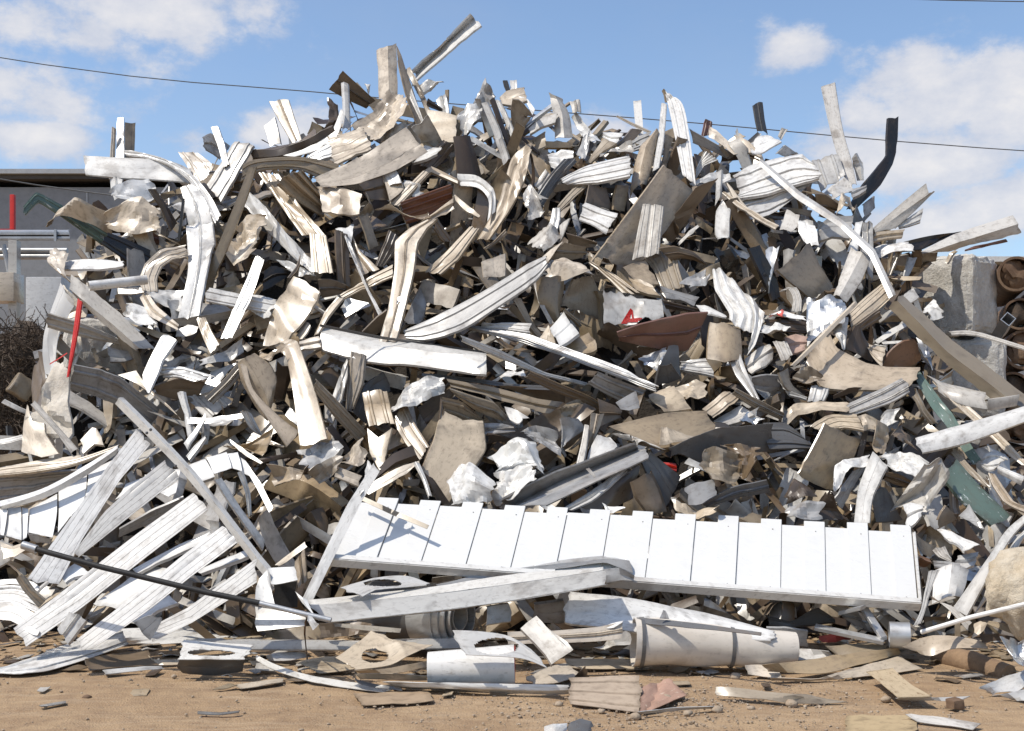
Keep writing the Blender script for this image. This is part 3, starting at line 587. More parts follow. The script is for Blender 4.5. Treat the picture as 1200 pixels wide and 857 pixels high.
T(SP, 'panel', 'brown rough sheet lying flat behind the long grey white strip', 'Y/B', '790,512 755,570 735,600;960,570 940,610 920,650', 'L', -.25, cr=.02)
T(SP, 'panel', 'pale crumpled sheet left of the brown rough sheet', 'G/B', '770,540 730,620 690,710;800,620 790,680 770,715', 'F', -.2, cr=.03)
T(ST, 'strip', 'narrow tan strip leaning from the upper middle down left', 'T/B', '785,0 710,75 625,150;815,10 740,95 670,168', 'L', -.45, cr=.008)
T(ST, 'strip', 'white sheet curling over into the shade below the dark umber panel', 'W/G', '948,15 1040,25 1115,90 1120,190;950,70 1040,80 1090,140 1085,240', 'L', -.4)
T(ST, 'strip', 'cream layered strip curving between the hollow and the bent tan arch', 'C/T', '640,440 500,515 390,585;640,500 520,545 405,605', 'L', -.5, ribs=3, ribh=.01)
T(ST, 'strip', 'narrow cream strip hanging down left from the layered one', 'C/T', '375,595 320,660 272,775;410,605 340,690 292,770', 'L', -.55)
T(SP, 'panel', 'big creased tan panel lit full on, left of the dark hollow', 'C/B', '172,498 110,590 60,690 30,822;235,520 180,640 120,730 80,820;302,570 260,660 200,740 130,812', 'L', -.55, ribs=0, cr=.03)
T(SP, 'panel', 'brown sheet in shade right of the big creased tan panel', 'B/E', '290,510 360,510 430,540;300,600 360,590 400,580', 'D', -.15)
T(CS, 'sheet', 'white panel lying left of the big creased tan panel', 'W/Q', '-40,590 20,585 95,600;-40,640 20,680 70,690', 'H', -.35)
T(ST, 'strip', 'cream slat leaning on the right of the big creased tan panel', 'C/T', '230,695 210,740 185,775;255,735 240,765 220,790', 'L', -.5)
T(ST, 'strip', 'brown fin standing up from a tan curl in the dark hollow', 'B/E', '210,395 190,450 150,500;200,490 190,500 175,505', 'S', -.3)
T(CS, 'sheet', 'white wedge of sheet under the shadow barred tan strip', 'W/O', '100,420 160,425 280,490;150,460 200,490 270,500', 'L', -.15)
T(MO, 'sheet', 'shiny mangled metal deep in the dark hollow left of the bent arch', 'S/D', '400,640 440,600 530,620;420,690 470,660 530,640', 'L', -.1, cr=.08)
T(SP, 'panel', 'brown triangular panel in the hollow at the foot of the bent arch', 'B/Y', '490,760 560,690 612,650;550,775 580,760 612,720', 'D', -.4)
T(SP, 'panel', 'cream box end with a bolt hole right of the tan folded strip', 'C/B', '1055,425 1060,460 1065,500;1170,385 1172,440 1170,500', 'F', -.4)
T(ST, 'strip', 'dark strip lying level behind the cream box end', 'E/K', '960,400 1010,405 1060,410;955,440 1010,450 1060,450', 'D', -.25)
T(SP, 'panel', 'tan curved chip hanging right of the red brown panel', 'C/T', '925,105 990,160 1055,215;935,140 980,190 1040,218', 'L', -.55)
T(SP, 'panel', 'brown wedge under the long curved tan plank of the crest', 'T/B', '1170,280 1120,330 1070,365;1175,305 1140,340 1090,370', 'D', -.3)
T(SP, 'panel', 'dark brown sheet on the left of the cream lit sheet below the summit', 'B/E', '490,60 560,20 590,5;520,130 580,140 625,140', 'S', -.4)
T(SP, 'panel', 'cream lit sheet hanging below the long tan plank near its middle', 'C/T', '588,15 610,80 628,150;655,0 685,60 690,85', 'L', -.45)
T(CS, 'sheet', 'white scrap between the cream lit sheet and the narrow tan strip', 'W/O', '690,45 720,60 740,65;690,110 740,110 775,95', 'H', -.4)
T(ST, 'strip', 'tan strip lying in the shade behind the thin white twisted head', 'Y/B', '480,215 510,290 530,365;530,210 555,290 578,352', 'S', -.25)
T(CS, 'sheet', 'tan torn sheet crumpled left of the red brown panel', 'Y/B', '500,110 520,160 480,210;545,150 560,190 530,230', 'S', -.35, cr=.06)
T(CS, 'sheet', 'bright torn edge of sheet over the red brown panel', 'C/B', '570,205 700,195 820,210;640,200 720,215 830,235', 'H', -.5, cr=.03)
T(SP, 'panel', 'black shiny panel in the dark hollow below the white flattened sheet', 'K/D', '40,470 80,440 150,470;30,570 90,540 150,500', 'S', .0)
# ============ long grey white strip & centre (crop 480,240)
crop(480, 240)
T(ST, 'strip', 'long grey white strip sweeping up right across the centre of the heap', 'Q/G', '-30,590 60,550 180,495 400,375 560,275 640,240;-20,625 80,635 230,595 430,470 580,365 645,285', 'L', -.85, ribs=2, ribh=.01, cr=.008)
T(SP, 'panel', 'cream folded sheet at the upper end of the long grey white strip', 'C/Y', '625,240 670,200 720,172;640,280 680,225 715,180', 'L', -.75)
T(SP, 'panel', 'grey tan sheet facing right of the cream folded one', 'Y/B', '718,172 770,185 828,195;655,262 740,262 815,250', 'D', -.6)
T(CS, 'sheet', 'pale sheet with a torn lower edge right of the long grey white strip', 'C/B', '632,295 680,275 735,265;660,345 740,340 840,322', 'H', -.7)
T(SP, 'panel', 'grey curled sheet tapering off right of the pale torn edged one', 'G/B', '735,265 800,275 860,325;780,318 830,318 870,330', 'F', -.65)
T(ST, 'strip', 'narrow tan strip lying with two others, pointing down to the red marked sheet', 'C/B', '838,270 930,345 1000,415;855,268 950,340 1055,418', 'L', -.6, ribs=1)
T(ST, 'strip', 'second narrow tan strip beside the one pointing at the red marked sheet', 'T/B', '885,285 960,345 1062,415;900,285 980,340 1085,420', 'L', -.55)
T(SP, 'panel', 'large shaded tan sheet deep under the pale torn edged sheet', 'Y/B', '770,345 735,420 712,470;860,330 900,430 912,545', 'X', -.25)
T(SP, 'panel', 'grey tan sheet curled upright left of the large shaded tan sheet', 'Y/B', '590,350 600,450 670,560;730,335 715,440 700,545', 'S', -.45, bulge=.06)
T(ST, 'strip', 'cream thin edge sheet standing left of the curled upright grey tan one', 'O/B', '580,370 610,470 660,565;592,360 625,460 678,555', 'W', -.5)
T(SP, 'panel', 'bluish white square of sheet tilted to the sky above the grey bundle', 'V/G', '720,502 690,540 655,580;795,605 750,640 705,668', 'H', -.7, ribs=1, ribh=.006)
T(SP, 'panel', 'cream corner left of the bluish white square', 'C/T', '650,565 620,610 592,650;660,590 680,630 690,668', 'L', -.6)
T(SP, 'panel', 'tan box face below the bluish white square', 'T/B', '840,592 770,635 720,672;885,670 840,700 790,692', 'L', -.6)
T(SP, 'panel', 'brown edge strip behind the bluish white square', 'Y/B', '715,498 770,540 835,575;725,485 790,540 850,575', 'S', -.5)
red_sheet = T(CS, 'sheet', 'grey white sheet bearing a red painted mark like a broken letter A', 'Q/G', '905,408 905,470 908,552;1050,425 1055,480 1060,556;1183,445 1188,490 1190,530', 'F', -.75, cr=.012)
T(SP, 'panel', 'umber curved sheet with a bright torn rim below the red marked sheet', 'X/E', '975,598 1080,560 1200,535 1300,510 1405,505;985,640 1080,660 1180,680 1300,690 1330,640', 'D', -.8, cr=.03)
T(SP, 'panel', 'tan sheet slanting to a point left of the dark ribbed brown panel', 'T/B', '1000,295 1050,275 1100,260;1060,370 1110,380 1170,375', 'F', -.45, cr=.02)
T(SP, 'panel', 'brown ribbed panel sloping below the off white ribbed upright strip', 'Y/B', '1100,240 1150,320 1185,400;1250,200 1260,290 1290,390', 'L', -.4, ribs=3, ribh=.012)
T(SP, 'panel', 'tan flat sheet lying above the red marked sheet at its right', 'T/B', '1020,330 1080,350 1140,380;1060,400 1120,420 1175,430', 'H', -.55)
T(CS, 'sheet', 'white crate like box of folded sheet right of the dark ribbed strip', 'W/Q', '820,-10 900,15 980,40;795,70 860,100 920,135', 'L', -.45, ribs=2, ribh=.02)
T(CS, 'sheet', 'white crumpled bag like sheet left of the white crate like box', 'O/B', '550,145 600,90 625,68;620,225 670,195 705,130', 'L', -.6, cr=.06)
T(MO, 'strip', 'white slip poking up behind the crumpled bag like sheet', 'W/O', '670,20 660,60 650,90;705,15 706,70 695,110', 'L', -.4)
T(MO, 'strip', 'pale pointed slip beside the crumpled bag like sheet', 'O/Y', '752,62 730,120 705,170;700,95 705,130 708,170', 'L', -.6)
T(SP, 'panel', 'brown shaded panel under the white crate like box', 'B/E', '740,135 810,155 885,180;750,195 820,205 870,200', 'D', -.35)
T(CS, 'sheet', 'tan crumple at the foot of the big brown stained panel', 'Y/E', '840,215 900,240 960,285;840,270 890,290 930,290', 'H', -.5, cr=.05)
T(MC, 'channel', 'short white channel lying level above the grey bundle', 'W/Q', '335,555 430,552 565,556;340,580 430,582 568,602', 'L', -.6, ribs=2, ribh=.012)
T(SP, 'panel', 'cream dull panel standing in the dark below the long grey white strip', 'Y/B', '480,440 540,540 610,630;520,440 570,540 620,610', 'S', -.3)
T(MC, 'channel', 'long grey metal bundle of nested channels pointing down right over the centre', 'S/D', '240,575,.06 500,640,.06 700,700,.06 900,780,.06 1160,880,.06;260,572 540,622 720,690 940,770 1150,850;320,570,.1 560,610,.1 760,680,.1 980,760,.1 1165,850,.1', 'L', -.95, ribs=3, ribh=.016, cr=.008)
T(MC, 'channel', 'lower grey channel of the nested bundle over the centre', 'Q/D', '245,615,.02 420,680,.02 640,790,.02 830,835,.02;245,640 420,720 620,800 820,850', 'D', -.95, ribs=2, ribh=.014, cr=.008)
T(SP, 'panel', 'grey panel at the lower end of the nested bundle', 'G/D', '880,780 980,820 1110,870;830,840 900,880 1010,930', 'D', -.75, cr=.01)
T(GU, 'gutter', 'long white gutter with a dark rim lying across the heap left of the grey bundle', 'W/G', '-416,572,.1 -160,626,.1 80,660,.1 360,696,.1;-416,602 -200,655 80,692 360,714;-420,680 -200,738 80,762 360,802', 'L', -.85, cr=.012)
T(MC, 'flashing', 'dark rim strip along the back of the long white gutter', 'D/K', '-420,560 -160,612 80,648 380,690;-420,572 -160,626 80,660 380,702', 'D', -.80, cr=.0, nz=.002)
T(CS, 'sheet', 'small white crumple right of the dark rimmed white gutter', 'W/Q', '380,800 450,770 550,780;400,820 480,810 555,800', 'H', -.7, cr=.04)
T(CS, 'sheet', 'blueish shiny sheet standing behind the dark rimmed white gutter end', 'S/G', '440,710 450,740 450,770;480,715 500,740 500,770', 'L', -.5, cr=.03)
# ============ right of centre (crop 750,300)
crop(750, 300)
T(SP, 'panel', 'white pleated sheet bent over like a fan in the right half', 'W/O', '340,70 350,160 420,270 420,300;375,60 420,180 490,280 470,340;470,150 520,220 540,260 530,360;585,265 570,330 540,420 500,470', 'L', -.7, corr=4, ribh=.016, cr=.008)
T(SP, 'panel', 'tan stub of tube like sheet below the white pleated fan', 'T/B', '325,315 315,400 312,490;390,330 395,410 390,510;470,355 478,430 480,480', 'F', -.75, bulge=.06, cr=.02)
T(ST, 'strip', 'white pointed strip falling down right below the tan tube like stub', 'Q/G', '398,440 450,560 530,665;460,425 500,540 562,675', 'L', -.75, cr=.01)
T(FL, 'flashing', 'black sheet hanging over the right half beside the big leaning panel', 'K/D', '505,-40 560,80 600,150 620,215;570,-50 610,40 640,100 658,190', 'S', -.6, cr=.03)
T(CS, 'sheet', 'black crumpled sheet left of the hanging black one', 'K/D', '340,-20 380,40 400,80;440,-60 480,0 500,40', 'S', -.5, cr=.06)
T(CS, 'sheet', 'silver streaked sheet edge beside the hanging black one', 'S/D', '590,-30 598,80 602,160;650,-45 625,60 608,150', 'W', -.62, cr=.02)
T(SP, 'panel', 'big grey tan panel leaning in the right half beside the hanging black sheet', 'Y/B', '640,66 700,122 800,204;800,-60 850,60 908,150', 'S', -.45, cr=.012, ribs=0)
T(MC, 'channel', 'white tan channel standing steeply with a dark brown side under the white bar', 'O/B', '985,-40 940,90 908,190;1045,-20,-.05 990,90,-.05 935,190,-.05;1085,10 1040,120 970,220', 'L', -.6, cr=.01)
T(CS, 'sheet', 'white hooked channel curling left of the silver creased sheet', 'O/B', '660,165 700,155 720,200 710,260;690,145 740,150 758,200 755,260', 'L', -.6, ribs=2)
T(CS, 'sheet', 'silver creased sheet standing front of the big grey tan panel', 'S/G', '778,205 780,300 782,405;880,200 890,290 895,340;948,195 968,240 960,340', 'L', -.7, cr=.05)
T(CS, 'sheet', 'white lower fold hanging from the silver creased sheet', 'W/Q', '895,335 920,380 945,430;980,280 972,350 962,430', 'L', -.72, cr=.03)
T(MC, 'channel', 'ribbed cream channel pointing up right to the white bar with a torn dark end', 'C/B', '975,265 1060,190 1165,105;985,300 1080,215 1175,125;990,335 1090,270 1200,180', 'L', -.75, ribs=2, ribh=.014)
T(SP, 'panel', 'brown underside below the ribbed cream channel', 'B/E', '995,340 1080,280 1130,245;1020,370 1080,330 1135,290', 'D', -.65)
T(ST, 'strip', 'narrow cream strip leaning up right across the silver creased sheet', 'C/T', '705,515 850,365 1005,212;722,522 870,380 1018,228', 'L', -1.05, cr=.005, bulge=.015)
T(SP, 'panel', 'large curved tan trough shaped sheet in the right half', 'T/B', '885,345 920,430 1050,500 1160,520 1310,522;800,430 900,530 1020,570 1140,590 1300,580;780,500 840,610 950,630 1100,632 1260,620', 'L', -.8, cr=.02)
T(SP, 'panel', 'dark pointed flap standing above the large curved tan trough', 'E/B', '1010,325 970,390 965,440;1040,350 1070,440 1090,500', 'S', -.6)
T(SP, 'panel', 'rust brown curved sheet at the right end of the large curved tan trough', 'U/E', '1135,525 1170,450 1230,400 1290,390;1200,520 1240,520 1280,515 1320,490', 'D', -.6)
T(SP, 'panel', 'cream sheet with a brown corner behind the tan trough', 'C/B', '1040,395 1090,420 1150,430;1070,440 1100,490 1135,520', 'H', -.6)
T(CS, 'sheet', 'paper like sheet printed red on white in the right half', 'W/B', '605,285 670,255 778,290;610,290 670,282 775,305', 'H', -.75, cr=.02)
T(CS, 'sheet', 'red sliver of sheet on top of the printed one', 'R/B', '606,285 640,265 672,252;640,285 665,285 675,282', 'H', -.8, cr=.01)
T(SP, 'panel', 'umber flat pack of sheets under the red and white printed one', 'E/B', '590,295 680,300 780,310;590,345 680,350 780,360', 'F', -.65, ribs=2)
T(SP, 'panel', 'pink and tan card like sheet below the umber flat pack', 'P/J', '680,380 730,360 780,375;700,460 740,455 775,440', 'L', -.7)
T(CS, 'sheet', 'white torn knot of sheet left of the narrow leaning cream strip', 'W/O', '575,330 640,320 700,340;570,370 620,380 680,385', 'H', -.8, cr=.06)
T(CS, 'sheet', 'white folded channel scrap below the torn knot', 'O/B', '620,400 640,440 660,490;690,400 705,440 720,470', 'L', -.85, ribs=2, ribh=.015)
T(SP, 'panel', 'pale tan sheet lying below the white pleated fan', 'O/B', '490,485 560,430 610,410;520,560 580,530 625,480', 'L', -.6, ribs=1)
T(SP, 'panel', 'grey sheet under the pale tan one right of the white pointed strip', 'G/B', '515,570 580,555 650,560;540,620 600,640 655,630', 'D', -.5)
T(ST, 'strip', 'narrow tan strip curling down left of the crumpled brown lumps', 'Y/B', '700,525 710,600 780,660;650,550 680,620 740,660', 'S', -.7)
T(CS, 'sheet', 'brown crumpled lump left of the large curved tan trough', 'Y/E', '740,520 790,530 830,560;740,580 790,600 840,600', 'F', -.8, cr=.08)
T(MO, 'sheet', 'grey square offcut below the crumpled brown lump', 'Q/G', '805,605 795,640 785,685;888,620 880,650 862,680', 'L', -.75)
T(ST, 'strip', 'grey white curved strip left of the grey square offcut', 'Q/G', '640,570 680,630 785,665;660,600 700,655 780,680', 'L', -.6)
T(SP, 'panel', 'white ribbed stack of sheets left of the white pointed strip', 'Q/G', '190,490 250,485 310,480;185,530 260,545 345,560', 'L', -.5, ribs=3, ribh=.014)
T(CS, 'sheet', 'silver torn sheet left of the white ribbed stack', 'S/G', '0,470 60,450 130,445;30,520 80,540 130,490', 'H', -.55, cr=.05)
T(SP, 'panel', 'dark grey folded box below the silver torn sheet', 'D/K', '130,420 90,500 75,560;180,425 185,500 198,575', 'S', -.6, cr=.02)
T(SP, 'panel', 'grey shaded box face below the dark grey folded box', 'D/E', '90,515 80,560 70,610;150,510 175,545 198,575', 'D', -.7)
T(SP, 'panel', 'cream block of sheet facing front above the wide tan curved sheet', 'C/B', '35,655 90,630 150,612;65,690 130,660 180,640;110,735 160,730 240,718', 'L', -.95, bulge=.02)
T(CS, 'sheet', 'cream crumpled tops behind the cream block of sheet', 'C/B', '150,610 220,600 280,590;230,690 270,680 320,660', 'L', -.8, cr=.07)
T(SP, 'panel', 'tan ribbed block slanting below the white pointed strip', 'T/B', '295,715 360,665 405,630;345,765 410,720 465,675', 'L', -.9, ribs=2, ribh=.014)
T(ST, 'strip', 'brown plank slanting down right beside the tan ribbed block', 'Y/E', '455,625 560,680 680,740;425,645 540,720 660,770', 'D', -.85, ribs=1)
T(SP, 'panel', 'grey cream sheet below the brown plank', 'O/B', '345,770 420,720 470,698;420,790 500,760 540,745', 'L', -.85)
T(CS, 'sheet', 'crumpled clear wrap left of the brown curved sheets', 'S/B', '460,785 500,740 545,728;490,790 540,770 580,760', 'H', -.9, cr=.07)
T(MC, 'channel', 'tan white channel rising right below the large curved tan trough', 'O/B', '960,700 1050,660 1140,620 1230,570;985,730 1080,690 1160,650 1250,600;990,750 1090,720 1180,690 1265,640', 'F', -.95, ribs=1, cr=.01)
T(ST, 'strip', 'dark edged strip arched above the tan white rising channel', 'E/Y', '905,655 990,615 1110,620;910,670 1000,640 1115,630', 'D', -.8)
T(CS, 'sheet', 'cream sheet hooked over a dark gap in the right half', 'C/T', '690,720 720,690 830,680 970,690;690,790 740,740 850,720 975,735', 'L', -.95, cr=.02)
T(SP, 'panel', 'cream lined sheet folded below the hooked cream one', 'C/T', '795,800 880,745 1020,740;870,830 950,800 1040,820', 'L', -1.0, ribs=3, ribh=.005)
T(CS, 'sheet', 'cream peaked sheet right of the lined folded one', 'C/T', '1020,750 1060,735 1130,770;1040,830 1080,820 1150,850', 'F', -1.0, cr=.05)
T(CS, 'sheet', 'white sheet standing torn right of the cream peaked one', 'W/O', '1120,760 1150,730 1210,715;1140,810 1170,800 1200,790', 'L', -.95, cr=.05)
# ============ right edge (crop 900,280)
crop(900, 280)
T(MC, 'beam', 'big tan box beam sloping down right in front of the concrete blocks', 'b/B', '628,262,.12 860,470,.12 1260,770,.12;600,285,.02 840,530,.02 1200,800,.02;562,325,.1 800,560,.1 1090,790,.1', 'F', -1.2, cr=.004, nz=.004)
T(CS, 'box', 'small white open box resting on the tan box beam', 'W/B', '725,330 745,310 770,290;745,365 780,330 823,340;770,388 800,380 825,362', 'L', -1.1, cr=.01)
T(ST, 'strip', 'long white curved flat strip bowing right in front of the lower concrete block', 'O/Y', '852,432 960,432 1080,465 1220,510;858,448 960,450 1080,482 1220,525', 'H', -.4, cr=.005)
T(FL, 'flashing', 'green and white flashing running down right under the tan box beam', 'N/S', '712,622 800,740 870,830 940,950 1000,1040;688,650 760,780 830,870 890,960 960,1060', 'L', -1.0, cr=.01)
T(ST, 'strip', 'cream strip beside the green and white flashing on its left', 'C/B', '695,700 740,800 800,870;690,740 720,810 770,875', 'S', -.8)
T(ST, 'strip', 'white rimmed long strip running down right of the green and white flashing', 'C/B', '790,655 880,730 1000,835 1120,950 1220,1050;770,670 860,760 950,840 1080,960 1190,1060', 'L', -.95, ribs=1)
T(GU, 'gutter', 'off white half gutter with a dark brown end under the tan box beam', 'O/X', '740,640 860,680 1025,725;790,690 900,740 1020,770;800,720 900,780 1030,805', 'L', -.85, bulge=.03)
T(MO, 'tube', 'short white crumpled tube at the right edge below the tan box beam', 'W/O', '1020,755 1100,745 1172,735;1030,800 1100,790 1172,780', 'L', -.9, bulge=.06, cr=.02)
T(GU, 'gutter', 'white square gutter entering from the right edge over the green flashings', 'W/O', '690,932,.04 900,870,.04 1230,775,.04;700,965 920,910 1230,815;725,1005 920,960 1230,850', 'F', -1.5, cr=.005)
T(ST, 'strip', 'white strip level left of the tan box beam', 'W/Q', '500,475 580,420 645,390;520,490 600,440 650,410', 'L', -.5)
T(ST, 'strip', 'thin white strip under the level white one left of the tan box beam', 'W/O', '535,483 600,478 685,475;540,495 610,490 690,485', 'H', -.6, cr=.005)
T(SP, 'panel', 'grey white flap standing left of the small open box', 'Q/G', '640,260 600,320 520,370;680,230 715,275 520,395', 'L', -.4)
T(SP, 'panel', 'shaded grey sheet hanging under the right pointing gutter', 'G/E', '660,85 640,150 625,220;700,90 680,140 650,190', 'S', .1)
T(SP, 'panel', 'brown panel standing under the rope like lump at the right shoulder', 'Y/E', '600,40 580,110 560,170;640,30 610,110 580,175', 'S', -.05)
T(CS, 'sheet', 'tan flap folded at the top of the upper concrete block', 'T/B', '830,100 850,70 885,55;850,110 870,85 890,62', 'L', .2)
T(CS, 'sheet', 'white level sheet below the right pointing gutter', 'W/O', '500,30 560,15 640,10;505,80 570,70 690,70', 'H', -.1, cr=.03)
T(CS, 'sheet', 'silver white crumple below the tan box beam and above the green flashing', 'S/G', '740,480 760,540 770,610;700,470 730,550 755,590', 'L', -.6, cr=.04)
# ============ lower right (crop 900,460)
crop(900, 460)
T(FL, 'flashing', 'green beam with a black tip lying lower right below the white square gutter', 'N/K', '885,310 1000,440 1130,570;850,345 960,490 1095,605;810,380 920,520 1050,630', 'F', -1.25, cr=.008, ribs=0)
T(MO, 'cap', 'black end cap on the upper end of the green beam', 'K/D', '850,290 870,300 890,315;805,340 830,370 855,385', 'F', -1.32, cr=.01)
T(ST, 'strip', 'tan ribbed strip running down right above the green beam', 'Y/S', '870,258 950,350 1040,440;855,280 930,370 1010,440', 'L', -1.25, ribs=2)
T(SP, 'panel', 'tan torn curved sheet at the right edge below the white square gutter', 'T/B', '1035,380 1050,430 1110,520 1200,560;1060,375 1110,450 1160,520 1230,530', 'L', -1.3)
T(MO, 'tube', 'short white ribbed tube lying at the right edge', 'W/O', '1075,345 1130,365 1195,390;1080,375 1130,400 1185,430', 'L', -1.25, ribs=3, bulge=.04)
T(CS, 'sheet', 'white ribbed sheet crumpled between green beam and right edge', 'W/Q', '1000,300 1060,270 1125,310;1010,350 1050,370 1090,330', 'H', -1.15, ribs=2)
T(SP, 'panel', 'tan sheet standing large above the right half of the bright slatted panel', 'T/B', '262,142 190,290 135,385;350,190 290,330 215,430;440,222 390,330 300,465', 'S', -.95, cr=.015)
T(CS, 'sheet', 'white sheet curled into a hook above the bright slatted panel', 'W/G', '470,265 370,310 310,350 300,460;485,330 420,350 365,390 330,460', 'L', -1.15, cr=.03)
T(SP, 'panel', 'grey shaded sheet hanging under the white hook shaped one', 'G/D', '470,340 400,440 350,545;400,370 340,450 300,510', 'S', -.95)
T(ST, 'strip', 'white bent strip falling vertical to the bright slatted panel top edge', 'W/G', '490,275 430,420 415,500 402,615;560,348 520,430 490,500 478,615', 'L', -1.2, cr=.012)
T(CS, 'sheet', 'white crumpled flap right of the white bent strip', 'W/G', '545,305 620,280 745,345;570,370 640,395 715,405', 'H', -1.1, cr=.05)
T(SP, 'panel', 'dark brown strip under the white crumpled flap', 'B/E', '555,375 620,385 680,420;545,410 610,440 680,450', 'D', -.95)
T(CS, 'sheet', 'big crumpled cream knot near the right end of the bright slatted panel', 'O/B', '720,350 660,440 605,530;800,335 760,420 690,500;850,400 780,500 740,575', 'F', -1.3, cr=.07)
T(SP, 'panel', 'white folded flap at the right end of the bright slatted panel top', 'W/G', '635,525 670,512 720,530;655,640 690,620 720,580', 'L', -1.3)
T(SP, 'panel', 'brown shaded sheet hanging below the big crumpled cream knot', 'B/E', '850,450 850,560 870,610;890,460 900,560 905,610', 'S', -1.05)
T(SP, 'panel', 'pale triangular sheet below the green beam', 'Q/G', '895,575 930,540 940,518;960,610 1000,630 1018,640', 'L', -1.3)
T(SP, 'panel', 'white pointed sheet lying below the pale triangular one', 'W/B', '790,630 870,650 995,712;830,680 900,720 925,748', 'H', -1.3, cr=.03)
T(SP, 'panel', 'brown curl with pale rim right of the bright slatted panel', 'Y/B', '660,620 720,690 785,725;680,650 720,760 760,780', 'S', -1.25)
T(MO, 'tube', 'short brown tube with red paint inside right of the bright slatted panel', 'U/R', '690,755 720,770 750,780;685,790 705,810 730,820', 'S', -1.35, bulge=.05)
T(MO, 'sheet', 'pale trough offcut with a brown inside right of the bright slatted panel', 'O/B', '770,740 800,770 860,795;830,715 850,760 860,780', 'L', -1.3)
T(SP, 'panel', 'short white ribbed channel below the pale trough offcut', 'Q/G', '775,790 840,795 905,805;780,820 840,830 900,835', 'F', -1.35, ribs=2)
T(SP, 'panel', 'bluish grey square of sheet left of the wide white curved strip', 'Q/G', '880,770 920,760 985,750;890,820 930,830 970,810', 'L', -1.2)
T(SP, 'panel', 'brown leaf shaped sheet standing in the shade right of the big knot', 'B/E', '790,600 810,560 830,530;800,640 840,620 880,600', 'S', -1.1)
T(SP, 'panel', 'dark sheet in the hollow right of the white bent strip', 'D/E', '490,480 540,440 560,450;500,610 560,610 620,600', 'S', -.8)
T(SP, 'panel', 'dark grey ridge sheet left of the big standing tan sheet', 'D/E', '-20,140 80,140 160,200;0,270 100,265 220,260', 'F', -.9, ribs=2)
T(CS, 'sheet', 'grey fabric like sheet slumped on the bright slatted panel top', 'G/D', '85,540 160,510 245,505;90,600 170,600 250,580', 'L', -1.1, cr=.05)
T(CS, 'sheet', 'dark brown crumpled sheet above the grey slumped fabric like one', 'E/B', '80,480 120,390 200,440;110,510 170,490 240,490', 'F', -.95, cr=.06)
T(CS, 'sheet', 'dark peak of sheet right of the grey slumped fabric like one', 'E/K', '265,470 250,530 250,590;290,480 330,540 390,605', 'S', -1.05, cr=.03)
T(CS, 'sheet', 'tan crumple below the cream peaked sheet', 'T/B', '510,135 490,220 500,290;570,180 560,240 535,300', 'S', -.95, cr=.04)
T(CS, 'sheet', 'rusty curl of sheet below the white standing torn sheet', 'B/U', '575,200 610,160 630,140;600,230 640,240 670,290', 'S', -.85, cr=.05)
# ============ lower middle left (crop 220,360)
crop(220, 360)
T(ST, 'strip', 'broad tan strip bent over at the top and hanging vertical, left of centre', 'T/B', '330,205 400,175 460,230 490,380 525,650;370,190 440,165 480,190 560,420 590,640;400,180 470,150 515,155 600,400 655,615', 'L', -.85, kink=True, cr=.012, seam=())
T(CS, 'sheet', 'tan crumpled hood joined to the broad bent tan strip', 'T/B', '300,205 340,230 380,248;345,190 380,215 450,200', 'H', -.85, cr=.06)
T(SP, 'panel', 'tan panel curving in the shade left of the broad bent tan strip', 'T/B', '235,265 250,350 330,490 380,540;310,215 390,270 420,340 400,450', 'V', -.6, bulge=.04)
T(ST, 'strip', 'tan curved strip sweeping down right behind the broad bent tan strip', 'T/B', '245,270 290,400 400,560 460,650;275,260 310,390 440,520 525,580', 'F', -.7)
T(ST, 'strip', 'brown tan plank sloping down right of the broad bent tan strip', 'Y/B', '600,340 690,430 840,590;592,390 680,510 800,640', 'D', -.75, cr=.006)
T(ST, 'strip', 'grey tan strip standing upright, right one of a pair below the white gutter', 'Y/B', '752,210 745,330 740,470;832,225 820,350 775,480', 'W', -.55, ribs=2, ribh=.01)
T(ST, 'strip', 'pale grey strip leaning left beside the upright grey tan one', 'O/B', '752,210 710,330 650,500;750,320 720,430 680,540', 'L', -.6)
T(SP, 'panel', 'tan ribbed panel standing with dark streaks, right of the brown tan plank', 'T/B', '818,405 830,480 850,560;935,388 950,470 970,540', 'L', -.65, ribs=2, ribh=.012)
T(SP, 'panel', 'tan ribbed panel leaning left of the large cream panel with a brown rim', 'T/B', '1015,430 1060,540 1130,650;965,545 1020,640 1090,720', 'L', -.7, ribs=2, ribh=.012)
T(ST, 'strip', 'cream bent box end on a post below the streaked tan panel', 'C/B', '840,570 850,680 900,770;895,610 905,680 925,740;960,560 940,640 925,700', 'L', -.85, cr=.02)
T(SP, 'panel', 'dark grey panel in the hollow above the streaked tan panel', 'D/K', '770,490 830,360 920,300;850,560 880,440 960,390', 'S', -.3)
T(CS, 'sheet', 'white crumpled sheet lying above the leaning tan ribbed panel', 'W/G', '950,440 1050,370 1200,340;960,500 1060,450 1200,380', 'H', -.85, cr=.06)
T(SP, 'panel', 'brown torn underside below the long white gutter', 'B/E', '830,265 920,258 1000,255;930,280 1000,280 1110,305', 'D', -.6)
T(ST, 'strip', 'cream short strip lying behind the top of the broad bent tan strip', 'C/T', '525,165 570,145 615,135;530,205 570,200 625,190', 'L', -.6)
T(ST, 'strip', 'brown tan bar lying down left behind the long white gutter end', 'Y/B', '575,290 620,240 665,205;590,310 640,260 685,215', 'S', -.5)
T(CS, 'sheet', 'bluish white crumpled sheet below the broad bent tan strip', 'Q/G', '515,680 600,640 680,620;560,760 640,710 740,670', 'H', -.85, cr=.05)
T(CS, 'sheet', 'tan flattened bag like sheet right of the bluish white crumpled one', 'C/T', '730,690 770,660 820,645;740,740 800,750 850,720', 'L', -.9, cr=.05)
